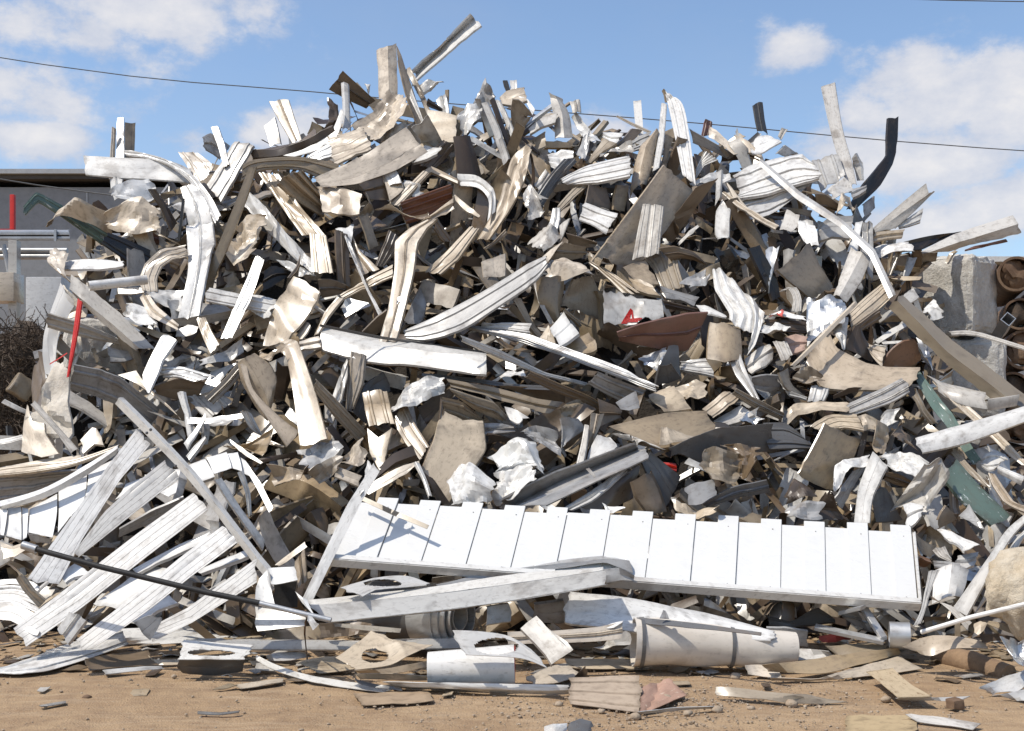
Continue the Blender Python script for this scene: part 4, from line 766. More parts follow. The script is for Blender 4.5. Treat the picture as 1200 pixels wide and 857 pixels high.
T(SP, 'panel', 'cream box face below the tan flattened bag like sheet', 'C/B', '700,745 760,770 815,790;690,800 740,820 800,845', 'F', -1.0)
T(MC, 'channel', 'brown angle standing tilted left of the cream box face', 'Y/E', '715,665 680,730 650,780;730,672 700,740 665,795', 'S', -1.0)
T(SP, 'panel', 'tan lid propped over a dark hollow left of the large cream panel', 'E/B', '880,770 960,690 1045,650;890,800 980,740 1085,715', 'D', -.9, bulge=.04)
T(ST, 'strip', 'long cream flap with a hole below the propped tan lid', 'C/B', '830,845 940,770 1080,712;850,880 960,820 1085,730', 'L', -1.0)
T(CS, 'sheet', 'tan crumple tangled above the white left shutter', 'T/B', '170,655 260,660 370,720;220,640 300,650 440,600', 'L', -.7, cr=.06)
T(SP, 'panel', 'tan flat panel lying right of the tangled crumple', 'T/B', '275,640 360,640 450,660;310,585 380,620 460,655', 'L', -.75)
T(ST, 'strip', 'cream slip slanting over the tangled crumple', 'C/T', '198,620 270,670 355,730;205,640 260,690 340,735', 'L', -.9)
T(CS, 'sheet', 'tan mangled sheet with brown folds left of the cream box face', 'T/E', '400,760 500,760 600,760;410,840 500,830 580,800', 'L', -1.0, cr=.08)
T(CS, 'sheet', 'brown mangled sheet below the bluish white crumpled one', 'Y/E', '560,790 630,730 700,690;600,830 680,780 720,760', 'F', -1.05, cr=.08)
T(ST, 'strip', 'white strip lying in the dark hollow left of the tan curved strip', 'Q/G', '0,515 100,520 250,500;0,545 120,545 260,520', 'L', -.4)
T(ST, 'strip', 'white box stub poking out left of the broad bent tan strip', 'W/Q', '480,470 500,490 530,520;455,505 480,530 525,565', 'L', -.7)
T(ST, 'strip', 'pale strip leaning in the shade under the tan curved strip', 'Q/G', '250,480 290,560 340,600;300,500 330,560 355,610', 'S', -.5)
T(ST, 'strip', 'white torn channel pointing up left of the white shutter rail', 'W/G', '-20,640 30,580 78,505;0,670 40,600 80,530', 'L', -.95)
T(ST, 'strip', 'second white torn channel below the first left of the shutter rail', 'W/G', '-10,700 30,650 85,600;10,720 50,670 88,615', 'L', -1.0)
# ============ lower centre (crop 480,430)
crop(480, 430)
T(SP, 'panel', 'large cream panel with a rusty brown left rim above the bright slatted panel', 'C/B', '150,200 110,350 45,500;250,250 220,390 110,560;345,250 362,390 185,640', 'F', -.85, ribs=0, cr=.015)
T(ST, 'strip', 'brown rim strip on the left of the large cream panel', 'B/U', '145,140 130,300 45,490;165,215 150,290 75,500', 'S', -.9)
T(SP, 'panel', 'grey brown flap folded back over the large cream panel top', 'Y/B', '150,140 250,160 350,250;170,225 250,250 340,268', 'D', -.8, ribs=2)
T(MC, 'channel', 'long grey tan channel lying level in the middle above the white crumpled sacks', 'Y/B', '170,55 400,95 600,150 720,165;195,95 380,150 560,200 655,225', 'F', -.85, cr=.012)
T(MC, 'channel', 'shorter grey tan channel below the long level one, stamped and rusty', 'Y/B', '185,100 300,140 400,170 460,240;215,135 310,210 400,245 430,250', 'D', -.95, cr=.02)
T(ST, 'strip', 'thin dark strips lying level behind the long grey tan channel', 'D/G', '60,30 280,50 480,80 690,90;60,42 280,70 480,100 700,112', 'F', -.75, cr=.01)
T(SP, 'panel', 'brown sheet in shade over the long level grey tan channel', 'B/E', '400,85 560,90 720,100;480,110 600,150 730,170', 'D', -.6)
T(ST, 'strip', 'brown curved strip sweeping down right below the grey nested bundle', 'B/E', '560,20 700,80 860,150 1000,250;540,50 680,120 840,180 960,260', 'D', -.8, ribs=2, cr=.01)
T(CS, 'sheet', 'tan open fold standing over a dark gap in the lower middle', 'Y/B', '690,200 750,165 830,135;750,240 790,180 860,160', 'S', -.75, cr=.03)
T(SP, 'panel', 'grey twisted sheet below the tan open fold', 'G/B', '710,240 720,300 715,385;790,240 830,290 740,350', 'S', -.85, cr=.04)
T(CS, 'sheet', 'grey oval rumpled sheet right of the white crumpled sacks', 'G/D', '520,290 590,265 690,310;560,340 620,380 710,440', 'F', -.85, cr=.07)
T(CS, 'sheet', 'white crumpled sack like sheet above the bright slatted panel, upper one of three', 'V/Q', '355,375 450,340 540,325;400,450 500,400 580,370;400,480 560,470 640,515', 'L', -1.15, cr=.06)
T(CS, 'sheet', 'white crumpled sack like sheet with a tan stain, right one of three', 'W/T', '400,470 480,455 590,458;390,590 480,600 600,530', 'H', -1.3, cr=.06)
T(CS, 'sheet', 'white crumpled sack like sheet rolled over at its top, left one of three', 'W/O', '215,440 280,450 385,520;170,530 260,540 380,580;190,630 270,635 370,625', 'L', -1.3, cr=.06)
T(MC, 'channel', 'big grey channel with a strap rising right above the bright slatted panel', 'G/D', '425,625,.0 700,485,.0 1060,360,.0;460,660,.15 740,520,.15 1070,385,.15;500,655,.02 780,545,.02 1110,385,.02;640,650,.0 860,545,.0 1120,430,.0', 'F', -1.35, cr=.006, nz=.004)
T(MO, 'strap', 'little pale strap bridging the big grey channel', 'O/Y', '825,478 845,500 865,520;840,472 860,495 875,515', 'F', -1.5, cr=0)
T(SP, 'panel', 'pale triangular face below the big grey channel', 'Q/B', '710,670 840,590 1000,475;760,675 860,630 1020,490', 'L', -1.2)
T(SP, 'panel', 'brown shaded sheet inside the pale triangular face', 'B/E', '800,660 900,580 1080,460;880,672 960,660 1040,620', 'S', -1.0, cr=.04)
T(SP, 'panel', 'brown curved sheet hanging right under the big grey channel', 'B/E', '1040,540 1060,610 1110,690;1130,480 1180,580 1200,690', 'S', -1.1, bulge=.05)
T(SP, 'panel', 'dark panel leaning right of the big grey channel end', 'D/E', '1090,450 1110,500 1190,690;1130,400 1230,480 1270,510', 'S', -.9)
T(SP, 'panel', 'grey white curved sheet left behind the big grey channel', 'Q/G', '880,320 840,390 825,450;940,330 980,370 960,390', 'L', -1.0)
T(ST, 'strip', 'narrow tan strip standing upright left of the grey white curved sheet', 'O/U', '820,270 800,370 775,470;842,280 830,380 815,460', 'L', -1.05, cr=.01)
T(SP, 'panel', 'tan sheet standing bent right of the narrow upright strip', 'T/B', '850,215 845,290 825,400;915,220 890,290 850,370', 'S', -.95)
T(SP, 'panel', 'wide tan curved sheet lying level right of the middle', 'T/B', '940,275 1080,240 1200,215 1390,205;1000,310 1120,290 1250,290 1410,250;1090,345 1180,385 1280,370 1440,285', 'F', -.95, cr=.02)
T(SP, 'panel', 'cream torn page like sheet below the wide tan curved sheet', 'C/B', '1180,280 1175,330 1170,370;1260,300 1300,320 1360,330', 'F', -1.1)
T(SP, 'panel', 'broad dark curved sheet with a bright upper edge in the lower right middle', 'D/E', '1220,380 1320,330 1450,280 1700,265;1230,420 1340,370 1480,330 1700,330;1260,400 1360,450 1520,400 1720,400', 'D', -1.0, cr=.015)
T(CS, 'sheet', 'brown fist shaped crumple below the broad dark curved sheet', 'Y/E', '1380,380 1440,370 1550,400;1365,480 1450,490 1540,480;1400,560 1470,570 1520,560', 'F', -1.2, cr=.07)
T(CS, 'sheet', 'second brown fist shaped crumple right of the first', 'B/E', '1450,360 1530,350 1640,370;1540,420 1580,430 1620,430;1540,510 1580,520 1600,480', 'F', -1.15, cr=.06)
T(SP, 'panel', 'dark shaded sheet curving along the bright slatted panel top at right', 'D/E', '1380,640 1500,570 1680,530;1390,660 1530,620 1690,590', 'D', -1.15)
T(MC, 'channel', 'bent grey box piece beside the brown fist shaped crumples', 'G/R', '1290,560 1340,540 1420,520;1300,600 1350,590 1440,570;1310,650 1370,650 1440,600', 'F', -1.3, cr=.03)
T(MO, 'sheet', 'small red sheet in the dark right of the big grey channel end', 'R/E', '1180,445 1210,450 1253,455;1190,480 1220,480 1250,490', 'F', -.8)
T(CS, 'sheet', 'cream crumple row lying on top edge of the bright slatted panel', 'C/B', '1240,640 1320,650 1460,650;1240,680 1330,690 1460,690', 'H', -1.3, cr=.06)
T(CS, 'sheet', 'white flag shaped offcut just above the bright slatted panel', 'W/G', '910,640 930,650 1000,660;920,680 950,685 990,675', 'L', -1.3)
T(SP, 'panel', 'dark brown folded sheet left of the white crumpled sacks', 'E/B', '65,490 100,560 130,640;110,520 150,580 190,640', 'S', -.95)
T(MO, 'strip', 'small white rod lying beside the large cream panel foot', 'W/O', '20,455 60,530 90,620;45,450 80,530 105,610', 'L', -1.15, bulge=.02)
T(SP, 'panel', 'brown sheet in the gap right of the large cream panel', 'E/B', '360,310 420,320 490,340;360,360 430,350 500,350', 'D', -.6)
T(SP, 'panel', 'grey bent strip lying right of the large cream panel', 'G/B', '345,265 420,265 495,280;350,320 420,315 498,305', 'F', -.7, ribs=1)
T(MO, 'sheet', 'grey box like offcut below the grey nested bundle', 'G/B', '970,165 1010,140 1065,110;985,205 1030,210 1078,195', 'F', -1.0, cr=.02)
T(SP, 'panel', 'white and red printed scrap below the long grey tan channel', 'Q/R', '440,185 490,195 560,240;470,250 510,275 530,250', 'L', -.8)
T(SP, 'panel', 'tan brown sheet deep right of the tan open fold', 'B/E', '890,150 960,180 1000,210;880,290 940,260 980,240', 'S', -.65)
T(CS, 'sheet', 'pale crumpled end of the wide tan curved sheet', 'O/B', '940,305 1000,320 1050,350;1060,350 1110,370 1200,385', 'H', -1.1, cr=.03)
# ============ upper middle extra
crop(600, 200)
T(SP, 'panel', 'brown curved strip arching left of the black hanging sheet', 'B/E', '690,365 760,355 850,380 910,435;740,420 790,410 850,420 900,440', 'D', -.45, cr=.02)
T(SP, 'panel', 'grey tan flat sheet below the brown curved arch', 'G/B', '690,540 760,560 870,590;720,600 790,610 860,640', 'F', -.55)
T(CS, 'sheet', 'grey crumple lying below the brown curved arch', 'G/Q', '790,540 850,490 910,470;850,570 900,550 925,515', 'L', -.55, cr=.05)
T(SP, 'panel', 'white pointed scrap left of the white pleated fan', 'W/O', '865,630 920,635 1005,680;885,665 940,680 1005,690', 'H', -.75)
T(SP, 'panel', 'dark folded channel right of the red marked sheet', 'E/B', '705,610 790,630 875,650;720,650 800,660 880,680', 'D', -.65)
T(SP, 'panel', 'umber wedge panel deep right of the dark brown running panel', 'E/K', '870,660 880,740 885,830;940,650 950,740 960,850', 'S', -.1)
T(ST, 'strip', 'thin pale strip curving along the dark brown running panel', 'O/B', '870,255 820,290 770,350;880,262 835,300 780,356', 'W', -.4)
OFFS[0] = 1.
KEY.update({'tarp': MATS['tarp'], 'film': MATS['plastic_film'], 'foil': MATS['foil'], 'tape': MATS['red_tape'], 'rag': MATS['white_rag']})
KEY['m'] = MATS['tarp']; KEY['f'] = MATS['plastic_film']; KEY['a'] = MATS['foil']; KEY['t'] = MATS['red_tape']; KEY['g'] = MATS['white_rag']; KEY['k'] = MATS['black_rubber']
def part(name, cols, ed, parent, tilt='L', off=0., label=None, mats=None, **o):
    if name == 'slat_end': o['auto'] = True
    ob, _, edl = make(name, cols, ed, tilt, off, **o)
    ob.data.transform(Matrix.Translation(-parent.location)); ob.parent = parent
    if label: ob['label'] = label
    PIECES.append((ob, [P(p[0], p[1]) for p in edl[0]]+[P(p[0], p[1]) for p in edl[-1][::-1]]))
    return ob
def bm_obj(name, bm, mat, parent=None, smooth=35):
    me = bpy.data.meshes.new(name); bm.normal_update(); bm.to_mesh(me); bm.free()
    me.polygons.foreach_set('use_smooth', [True]*len(me.polygons))
    uvl = me.uv_layers.new(name='UVMap')
    for lp in me.loops:
        c = me.vertices[lp.vertex_index].co; uvl.data[lp.index].uv = (c.x*.8+c.y*.6, c.z+c.y*.3)
    me.update(); me.set_sharp_from_angle(angle=R(smooth))
    o = link(name, me, [mat])
    if parent: me.transform(Matrix.Translation(-parent.location)); o.parent = parent
    return o
def frames(pts):
    out = []
    for i in range(len(pts)):
        d = (pts[min(i+1, len(pts)-1)]-pts[max(i-1, 0)]).normalized()
        up = Vector((0, 0, 1)) if abs(d.z) < .95 else Vector((1, 0, 0))
        a = d.cross(up).normalized(); out.append((d, a, d.cross(a).normalized()))
    return out
def tube_bm(pts, r, seg=12, inner=None, bm=None, cap=True):
    bm = bm or bmesh.new(); fr = frames(pts); rs = r if isinstance(r, (list, tuple)) else [r]*len(pts)
    def ring(p, f, rr): return [bm.verts.new(p+(f[1]*math.cos(2*math.pi*k/seg)+f[2]*math.sin(2*math.pi*k/seg))*rr) for k in range(seg)]
    R_ = [ring(p, f, rr) for p, f, rr in zip(pts, fr, rs)]
    def skin(a, b):
        for k in range(seg): bm.faces.new((a[k], a[(k+1) % seg], b[(k+1) % seg], b[k]))
    for a, b in zip(R_, R_[1:]): skin(a, b)
    if inner:
        I_ = [ring(p, f, rr*inner) for p, f, rr in zip(pts, fr, rs)]
        for a, b in zip(I_, I_[1:]): skin(b, a)
        skin(I_[0], R_[0]); skin(R_[-1], I_[-1])
    elif cap: bm.faces.new(R_[0][::-1]); bm.faces.new(R_[-1])
    bmesh.ops.recalc_face_normals(bm, faces=bm.faces[:]); return bm
def box_bm(c, size, rz=0., bm=None, bev=0., m=None):
    b = bm or bmesh.new(); r = bmesh.ops.create_cube(b, size=1)
    mat = Matrix.Translation(c) @ (m or Matrix.Rotation(rz, 4, 'Z')) @ Matrix.Diagonal((*size, 1))
    bmesh.ops.transform(b, matrix=mat, verts=r['verts'])
    if bev:
        es = list({e for v in r['verts'] for e in v.link_edges}); bmesh.ops.bevel(b, geom=es, offset=bev, segments=2, affect='EDGES', profile=.6)
    return b
def rough_box(c, size, rz, amp, cuts=10, bev=.04, seed=0, tilt=0.):
    b = bmesh.new(); bmesh.ops.create_cube(b, size=1)
    bmesh.ops.transform(b, matrix=Matrix.Diagonal((*size, 1)), verts=b.verts[:])
    bmesh.ops.bevel(b, geom=b.edges[:], offset=bev, segments=2, affect='EDGES', profile=.5)
    bmesh.ops.subdivide_edges(b, edges=b.edges[:], cuts=cuts, use_grid_fill=True)
    b.normal_update()
    for v in b.verts:
        p = v.co*4+Vector((seed, seed*2, 0)); v.co += v.normal*amp*(noise.noise(p)+.6*noise.noise(p*3)+.35*noise.noise(p*8))
    bmesh.ops.transform(b, matrix=Matrix.Translation(c) @ Matrix.Rotation(rz, 4, 'Z') @ Matrix.Rotation(tilt, 4, 'Y'), verts=b.verts[:])
    return b
def rock_bm(c, size, seed, sub=3, amp=.25):
    b = bmesh.new(); bmesh.ops.create_icosphere(b, subdivisions=sub, radius=1)
    for v in b.verts:
        n = v.co.copy(); v.co *= 1+amp*noise.noise(n*1.3+Vector((seed, 0, 0)))+amp*.45*noise.noise(n*3.7+Vector((0, seed, 0)))+amp*.2*noise.noise(n*9)
        v.co = Vector((v.co.x*size[0], v.co.y*size[1], v.co.z*size[2]))+c
    return b
def thing_mesh(name, bm, mat, label, cat, group=None, smooth=35):
    o = bm_obj(name, bm, mat, smooth=smooth)
    c = sum((v.co for v in o.data.vertices), Vector())/len(o.data.vertices); origin_to(o, c); tag(o, label, cat, group); return o

# ------------------------------------------------------------------ bright slatted panel in front
crop(0, 0, 1)
TL, TR, BR, BL = at(419, 583, 8.52), at(1068, 617, 8.42), at(1076, 707, 7.82), at(389, 655, 7.95)
panel = empty('slatted_panel', BL); tag(panel, 'long bright white slatted panel leaning at the front foot of the heap', 'slatted panel')
def pq(u, v): return TL.lerp(TR, u).lerp(BL.lerp(BR, u), v)
pn = (TR-TL).cross(BL-TL).normalized()
pn = pn if pn.y < 0 else -pn
bm = bmesh.new(); NS = 13
def slab(u0, u1, v0, v1, h, t=.012):
    vs = [pq(u, v)+pn*z for z in (h, h-t) for (u, v) in ((u0, v0), (u1, v0), (u1, v1), (u0, v1))]
    x = [bm.verts.new(p) for p in vs]
    for f in ((0, 1, 2, 3), (7, 6, 5, 4), (0, 4, 5, 1), (1, 5, 6, 2), (2, 6, 7, 3), (3, 7, 4, 0)): bm.faces.new([x[k] for k in f])
rp = random.Random(3)
for k in range(NS):
    a, b = k/NS, (k+1)/NS; w = 1/NS; j = rp.uniform(-.012, .012)
    slab(a-.001, a+.53*w, .075+rp.uniform(-.015, .015), .985, rp.uniform(-.003, .002)); slab(a+.50*w, b-.0015, .0+j, .985, .009+rp.uniform(-.002, .002))
bmesh.ops.recalc_face_normals(bm, faces=bm.faces[:])
bmesh.ops.bevel(bm, geom=bm.edges[:], offset=.0025, segments=1, affect='EDGES')
bm_obj('slats', bm, KEY['V'], panel)
for k in range(NS):
    for v in (.16, .95):
        b = bmesh.new(); bmesh.ops.create_uvsphere(b, u_segments=8, v_segments=4, radius=.0055, matrix=Matrix.Translation(pq((k+.78)/NS+rp.uniform(-.003, .003), v)+pn*.009))
        bm_obj('rivet', b, KEY['G'], panel)

def bar(name, p, q, u, w, h, mat, parent, lift=0.):      # square bar from p to q
    d = (q-p).normalized(); n = u.normalized(); s = d.cross(n).normalized()
    m = Matrix((( *(d*(q-p).length), 0), (*(s*w), 0), (*(n*h), 0), (0, 0, 0, 1))).transposed()
    m.translation = (p+q)/2+n*lift
    b = bmesh.new(); bmesh.ops.create_cube(b, size=1); bmesh.ops.transform(b, matrix=m, verts=b.verts[:])
    bmesh.ops.bevel(b, geom=b.edges[:], offset=min(w, h)*.12, segments=2, affect='EDGES')
    return bm_obj(name, b, mat, parent)
bar('bottom_rail', pq(-.005, 1.0), pq(1.004, 1.0), pn, .055, .075, KEY['W'], panel, -.012)
bar('top_rail', pq(.0, .10), pq(1.0, .10), pn, .05, .03, KEY['Q'], panel, -.035)
bar('end_cap', pq(1.003, .09), pq(1.003, .98), pn, .02, .06, KEY['W'], panel, -.015)
bar('end_cap', pq(-.004, .09), pq(-.004, .98), pn, .02, .06, KEY['W'], panel, -.015)
crop(300, 400)
T(ST, 'bar', 'narrow white angle bar leaning across the left end of the bright slatted panel', 'W/B', '548,575 420,780 215,1215;560,585 470,740 235,1225;585,600 490,760 260,1230', 'F', -1.15, cr=.004, kink=True)
T(ST, 'bar', 'thin grey bar lying slanted on the left end of the bright slatted panel', 'Y/B', '475,715 640,790 805,860;480,740 640,815 800,880', 'L', -1.0, cr=0)
T(CS, 'sheet', 'white foil like torn strip on top of the narrow white angle bar', 'W/G', '515,555 500,640 488,718;550,590 545,650 505,722', 'L', -1.2, cr=.03)

# ------------------------------------------------------------------ broken shutter at left
crop(0, 460)
sh = empty('broken_shutter', at(80, 755, 8.3)); tag(sh, 'broken white shutter at left, its diagonal rail still holding five loose slats', 'shutter')
rail = part('rail', 'W/Q', '540,52,.03 870,395,.03 1190,800,.03 1310,940,.03;558,28 880,360 1200,770 1325,915;582,30,.04 890,345,.04 1215,755,.04 1335,900,.04', sh, 'F', -1.08, cr=.003)
for (cx, cy) in ((688, 190), (706, 175), (823, 345), (963, 505), (1100, 652)):
    px, py = P(cx, cy); p = at(px, py, heapY(230, 570)-1.12)
    b = bmesh.new(); bmesh.ops.create_uvsphere(b, u_segments=8, v_segments=5, radius=.011); bmesh.ops.translate(b, vec=p, verts=b.verts[:])
    o = bm_obj('bolt', b, KEY['D'], rail); o.data.transform(Matrix.Translation(-sh.location))
SL = ['640,172 500,352 250,700 125,880;672,205 530,385 300,730 190,890;706,242 562,412 385,690 275,900',
      '770,320 620,440 490,560 350,745;805,360 650,490 520,590 360,760;842,400 700,510 555,625 365,775',
      '908,470 640,665 330,905 62,1108;940,508 680,705 380,950 90,1142;978,548 690,770 370,1020 132,1186',
      '1045,625 850,770 600,975 352,1165;1080,662 900,805 640,1010 385,1205;1117,702 900,860 700,1020 430,1205',
      '1200,780 1060,880 880,1010 718,1095;1200,820 1080,920 900,1060 716,1130;1205,890 1090,960 900,1080 718,1168']
for k, e in enumerate(SL): part('slat', 'W/G', e, sh, (-.1, .55) if k > 1 else (.05, .35), -.98-.03*k, ribs=0, seam=(.30, .84), cr=.002, nz=.0015, kink=2)
part('slat_end', 'O/B', '622,1075 680,1050 715,1040;700,1170 740,1120 768,1060', sh, 'S', -1.25, cr=.004)
part('slat_end', 'W/O', '330,1020 300,1070 270,1110;410,1070 370,1120 325,1180', sh, 'F', -1.2, cr=.004)
# the second shutter, buckled, behind it
s2 = empty('buckled_shutter', at(60, 640, 8.7)); tag(s2, 'buckled white shutter lying behind the broken one, its slat ends bent over', 'shutter')
part('rail', 'W/Q', '-20,515,.04 200,452,.04 400,345,.04 555,245,.04;0,535 205,470 405,362 552,262;10,550,.05 215,492,.05 410,385,.05 550,285,.05', s2, 'L', -.72, cr=.003)
for q in ('-30,540 -30,600 -30,668;-5,535 -2,600 -5,668', '0,542 -4,600 0,668;34,545 30,600 18,672', '38,544 32,610 22,672;98,538 100,610 100,692', '104,540 104,610 106,694;134,548 130,610 126,680', '138,548 134,610 128,656;268,476 266,570 246,682',
          '275,462 275,560 272,658;408,386 395,500 325,590', '415,372 412,430 400,490;525,318 505,390 470,432', '592,430 570,470 540,505;702,388 690,420 640,455', '750,470 770,480 790,490;830,420 830,440 825,470',
          '870,348 885,390 902,432;962,312 985,350 1008,396', '966,306 985,340 1002,386;1062,280 1078,320 1086,356', '1066,288 1078,320 1086,356;1114,280 1128,330 1136,372', '1120,300 1130,340 1136,378;1152,322 1178,360 1194,404'):
    part('slat', 'V/Q', q, s2, 'H', -.60, cr=.003, nz=.002, tear=.002)
for q in ('126,658 140,690;246,684 236,716', '22,674 50,690;100,694 98,702', '902,434 1000,400;905,442 1002,410'):
    part('slat_end', 'Q/G', q, s2, 'D', -.62, cr=0, nz=.002)
for lab, cols, e, tl, of in (
    ('white strip under the third slat of the broken shutter', 'V/G', '620,830 780,742 990,648;645,850 800,775 1002,685', 'H', -.72),
    ('white strip end under the fifth slat of the broken shutter', 'V/G', '925,835 1060,772 1160,732;945,850 1080,800 1168,765', 'H', -.75),
    ('grey shaded strip between second and third slat of the broken shutter', 'G/D', '560,640 700,560 860,490;560,680 700,620 870,540', 'D', -.55),
    ('white channel with brown streaks falling down right of the buckled shutter', 'W/B', '1005,410 1100,560 1230,740;1040,400 1130,540 1240,690', 'S', -.75),
    ('narrow white strip right of the brown streaked channel', 'W/Q', '1115,380 1150,470 1165,590;1140,370 1175,470 1180,580', 'S', -.72),
    ('thin white strip right of the buckled shutter end', 'V/Q', '1150,360 1200,440 1260,560;1170,350 1220,420 1280,540', 'L', -.78),
    ('white lit sheet under the first slat of the broken shutter', 'V/Q', '290,850 350,800 400,830;300,905 350,870 420,850', 'H', -.8),
    ('white bright panel lying beneath the third and fourth slats', 'V/Q', '430,1000 560,900 700,800;560,1010 680,930 800,830', 'H', -.7),
    ('white bright strip lying beneath the fourth and fifth slats', 'V/Q', '580,1060 700,990 800,945;640,1090 740,1020 830,990', 'H', -.75),
    ('cream block of sheet at the left edge of the photo near the pipe tip', 'C/B', '0,700 60,720 130,700;20,790 70,770 120,740', 'L', -.85),
    ('off white folded sheet at the left edge below the buckled shutter', 'O/B', '-20,690 20,700 60,715;-20,830 20,810 50,790', 'F', -.75),
    ('cream angle strip lying long and level above the buckled shutter', 'C/Y', '-20,355 200,330 350,312 555,245;-20,395 180,372 350,338 550,262', 'L', -.65),
    ('white rod of folded strip at the left edge above the cream angle', 'W/Q', '-20,225 50,212 105,200;-20,248 50,236 105,222', 'L', -.3),
    ('cream lit strip behind the cream angle at left', 'C/T', '20,345 200,310 380,290;60,375 220,345 380,315', 'H', -.55),
    ('cream folded sheet standing at the foot of the white tarp', 'C/B', '128,55 105,160 95,265;150,130 160,200 195,305;208,140 215,200 280,290', 'L', -.55),
    ('cream square bar leaning down right over the folded sheet at the tarp foot', 'O/Y', '140,55 250,170 330,285;165,40 280,170 372,272', 'F', -.7),
    ('cream box of crumpled sheet right of the cream square bar', 'C/B', '380,215 430,160 455,165;390,290 440,240 490,250', 'L', -.6)):
    T('metal_offcut' if 'block' in lab or 'box' in lab else ST, 'strip' if 'strip' in lab else 'sheet', lab, cols, e, tl, of, cr=.01)
T(SP, 'panel', 'grey streaked panel in the shade under the cream angle at left', 'G/D', '-30,395 200,380 400,362;-30,520 100,500 280,440', 'D', -.35, ribs=3)
# stack of thin sheets at the left edge
crop(0, 643)
for k in range(7):
    y = 150+k*26
    T(ST, 'sheet', ['topmost', 'second', 'third', 'fourth', 'fifth', 'sixth', 'lowest'][k]+' of the thin curled white sheets stacked at the left edge', 'W/Y', f'-20,{y} 70,{y-8+k*2} 150,{y+4+k*10} 185,{y+30+k*8};-20,{y+28} 60,{y+16+k*3} 140,{y+30+k*10} 180,{y+52+k*8}', 'L', -.75-.03*k, group='thin sheets stacked at the left edge', cr=.006)
T(ST, 'sheet', 'cream fold of sheet standing right of the thin stacked sheets', 'C/B', '72,140 110,200 175,270;120,130 170,200 220,240', 'S', -1.0)

# ------------------------------------------------------------------ black pole
pl = [at(33, 641, 7.6), at(120, 665, 7.5), at(240, 694, 7.38), at(304, 707, 7.32)]
pole = empty('long_pole', pl[0]); tag(pole, 'long black pole lying across the broken shutter, bare metal at its right end', 'pole')
bm_obj('shaft', tube_bm(pl, .018, 14), MATS['black_rubber'], pole)
bm_obj('bare_end', tube_bm([at(302, 706.5, 7.325), at(345, 717, 7.29), at(388, 727, 7.26)], .0165, 14), MATS['galvanised'], pole)
bm_obj('clamp', tube_bm([at(33, 641, 7.6)+Vector((-.035, 0, .012)), at(43, 644, 7.59)], .027, 12), MATS['galvanised'], pole)

# ------------------------------------------------------------------ white beam and things at the foot
crop(300, 643)
beam = empty('long_beam', at(380, 728, 7.7)); tag(beam, 'long heavy white beam lying level in front of the bright slatted panel', 'beam')
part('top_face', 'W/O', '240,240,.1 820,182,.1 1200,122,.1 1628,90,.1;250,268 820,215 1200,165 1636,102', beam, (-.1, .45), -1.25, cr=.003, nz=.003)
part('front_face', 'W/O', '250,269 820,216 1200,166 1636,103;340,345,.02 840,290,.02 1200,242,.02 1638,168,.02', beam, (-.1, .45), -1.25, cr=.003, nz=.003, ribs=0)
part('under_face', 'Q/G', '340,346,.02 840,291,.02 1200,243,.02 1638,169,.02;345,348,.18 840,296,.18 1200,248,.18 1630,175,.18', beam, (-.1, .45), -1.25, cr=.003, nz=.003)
T(MC, 'channel', 'grey channel lying on top behind the long heavy white beam', 'G/Q', '840,165,.12 1100,105,.12 1400,60,.12 1640,35,.12 1750,60,.12;850,170 1120,110 1420,66 1630,45 1745,58;890,200 1150,135 1420,95 1640,65 1770,120', 'F', -1.0, cr=.01)
T(MC, 'channel', 'crushed grey end of channel right of the long heavy white beam end', 'Q/G', '1630,95 1700,90 1770,130;1640,165 1710,150 1775,150', 'F', -1.05, cr=.04)
def ring_plate(name, label, cols, quad, hole, tilt, off, **o):
    ed = parse(quad)
    E = ed
    # hole: centre and radii in crop units; the sheet's own u,v are found from its corner outline
    a0, a1 = E[0][0], E[0][-1]; b0_, b1 = E[-1][0], E[-1][-1]
    cx, cy, rx, ry = hole
    def h(u, v):
        n = len(E[0]); s = u*(n-1); k = min(int(s), n-2); t = s-k
        A = [E[0][k][i]*(1-t)+E[0][k+1][i]*t for i in (0, 1)]; B = [E[-1][k][i]*(1-t)+E[-1][k+1][i]*t for i in (0, 1)]
        x, y = A[0]+(B[0]-A[0])*v, A[1]+(B[1]-A[1])*v
        return ((x-cx)/rx)**2+((y-cy)/ry)**2 < 1
    o.setdefault('ribs', 0)
    return T(name, 'plate', label, cols, quad, tilt, off, hole=h, auto=False, step=.012, q=26, maxn=60, **o)
ring_plate('holed_plate', 'white winged plate with an oval hole resting on the long white beam', 'Q/G', '395,185 550,142 700,128 812,160;500,228 560,200 660,185 790,172', (595, 166, 88, 17), (0, 1.9), -1.15, cr=.004, nz=.004, group='plates with oval holes')
ring_plate('holed_plate', 'pale plate with a large oval hole leaning in front of the coil', 'Q/G', '915,385 1060,392 1180,410 1290,470;985,500 1100,505 1250,515 1370,560', (1130, 460, 98, 38), (0, .9), -1.75, cr=.006, nz=.004, group='plates with oval holes')
ring_plate('holed_plate', 'white cream panel with a square hole torn in it lying on the dirt', 'C/B', '370,515 460,460 545,395;430,545 530,510 640,445;470,572 640,545 825,465', (570, 500, 62, 30), (0, 1.6), -1.5, corr=0, cr=.02, group=None)
crop(0, 643)
ring_plate('holed_plate', 'white pan shaped plate with an oval hole lying on the dirt at left', 'W/D', '862,430 1000,438 1190,450;835,520 990,520 1140,520', (990, 489, 102, 15), (0, 2.3), -1.15, cr=.006, nz=.004, group='plates with oval holes')
T(MO, 'pan', 'pan side painted dark as shade under the white plate with an oval hole', 'D/K', '838,521 990,522 1140,522;845,585 990,598 1135,580', 'Z', -1.1, cr=.01)  # shadow under the plate painted into this side as dark colour
crop(300, 643)
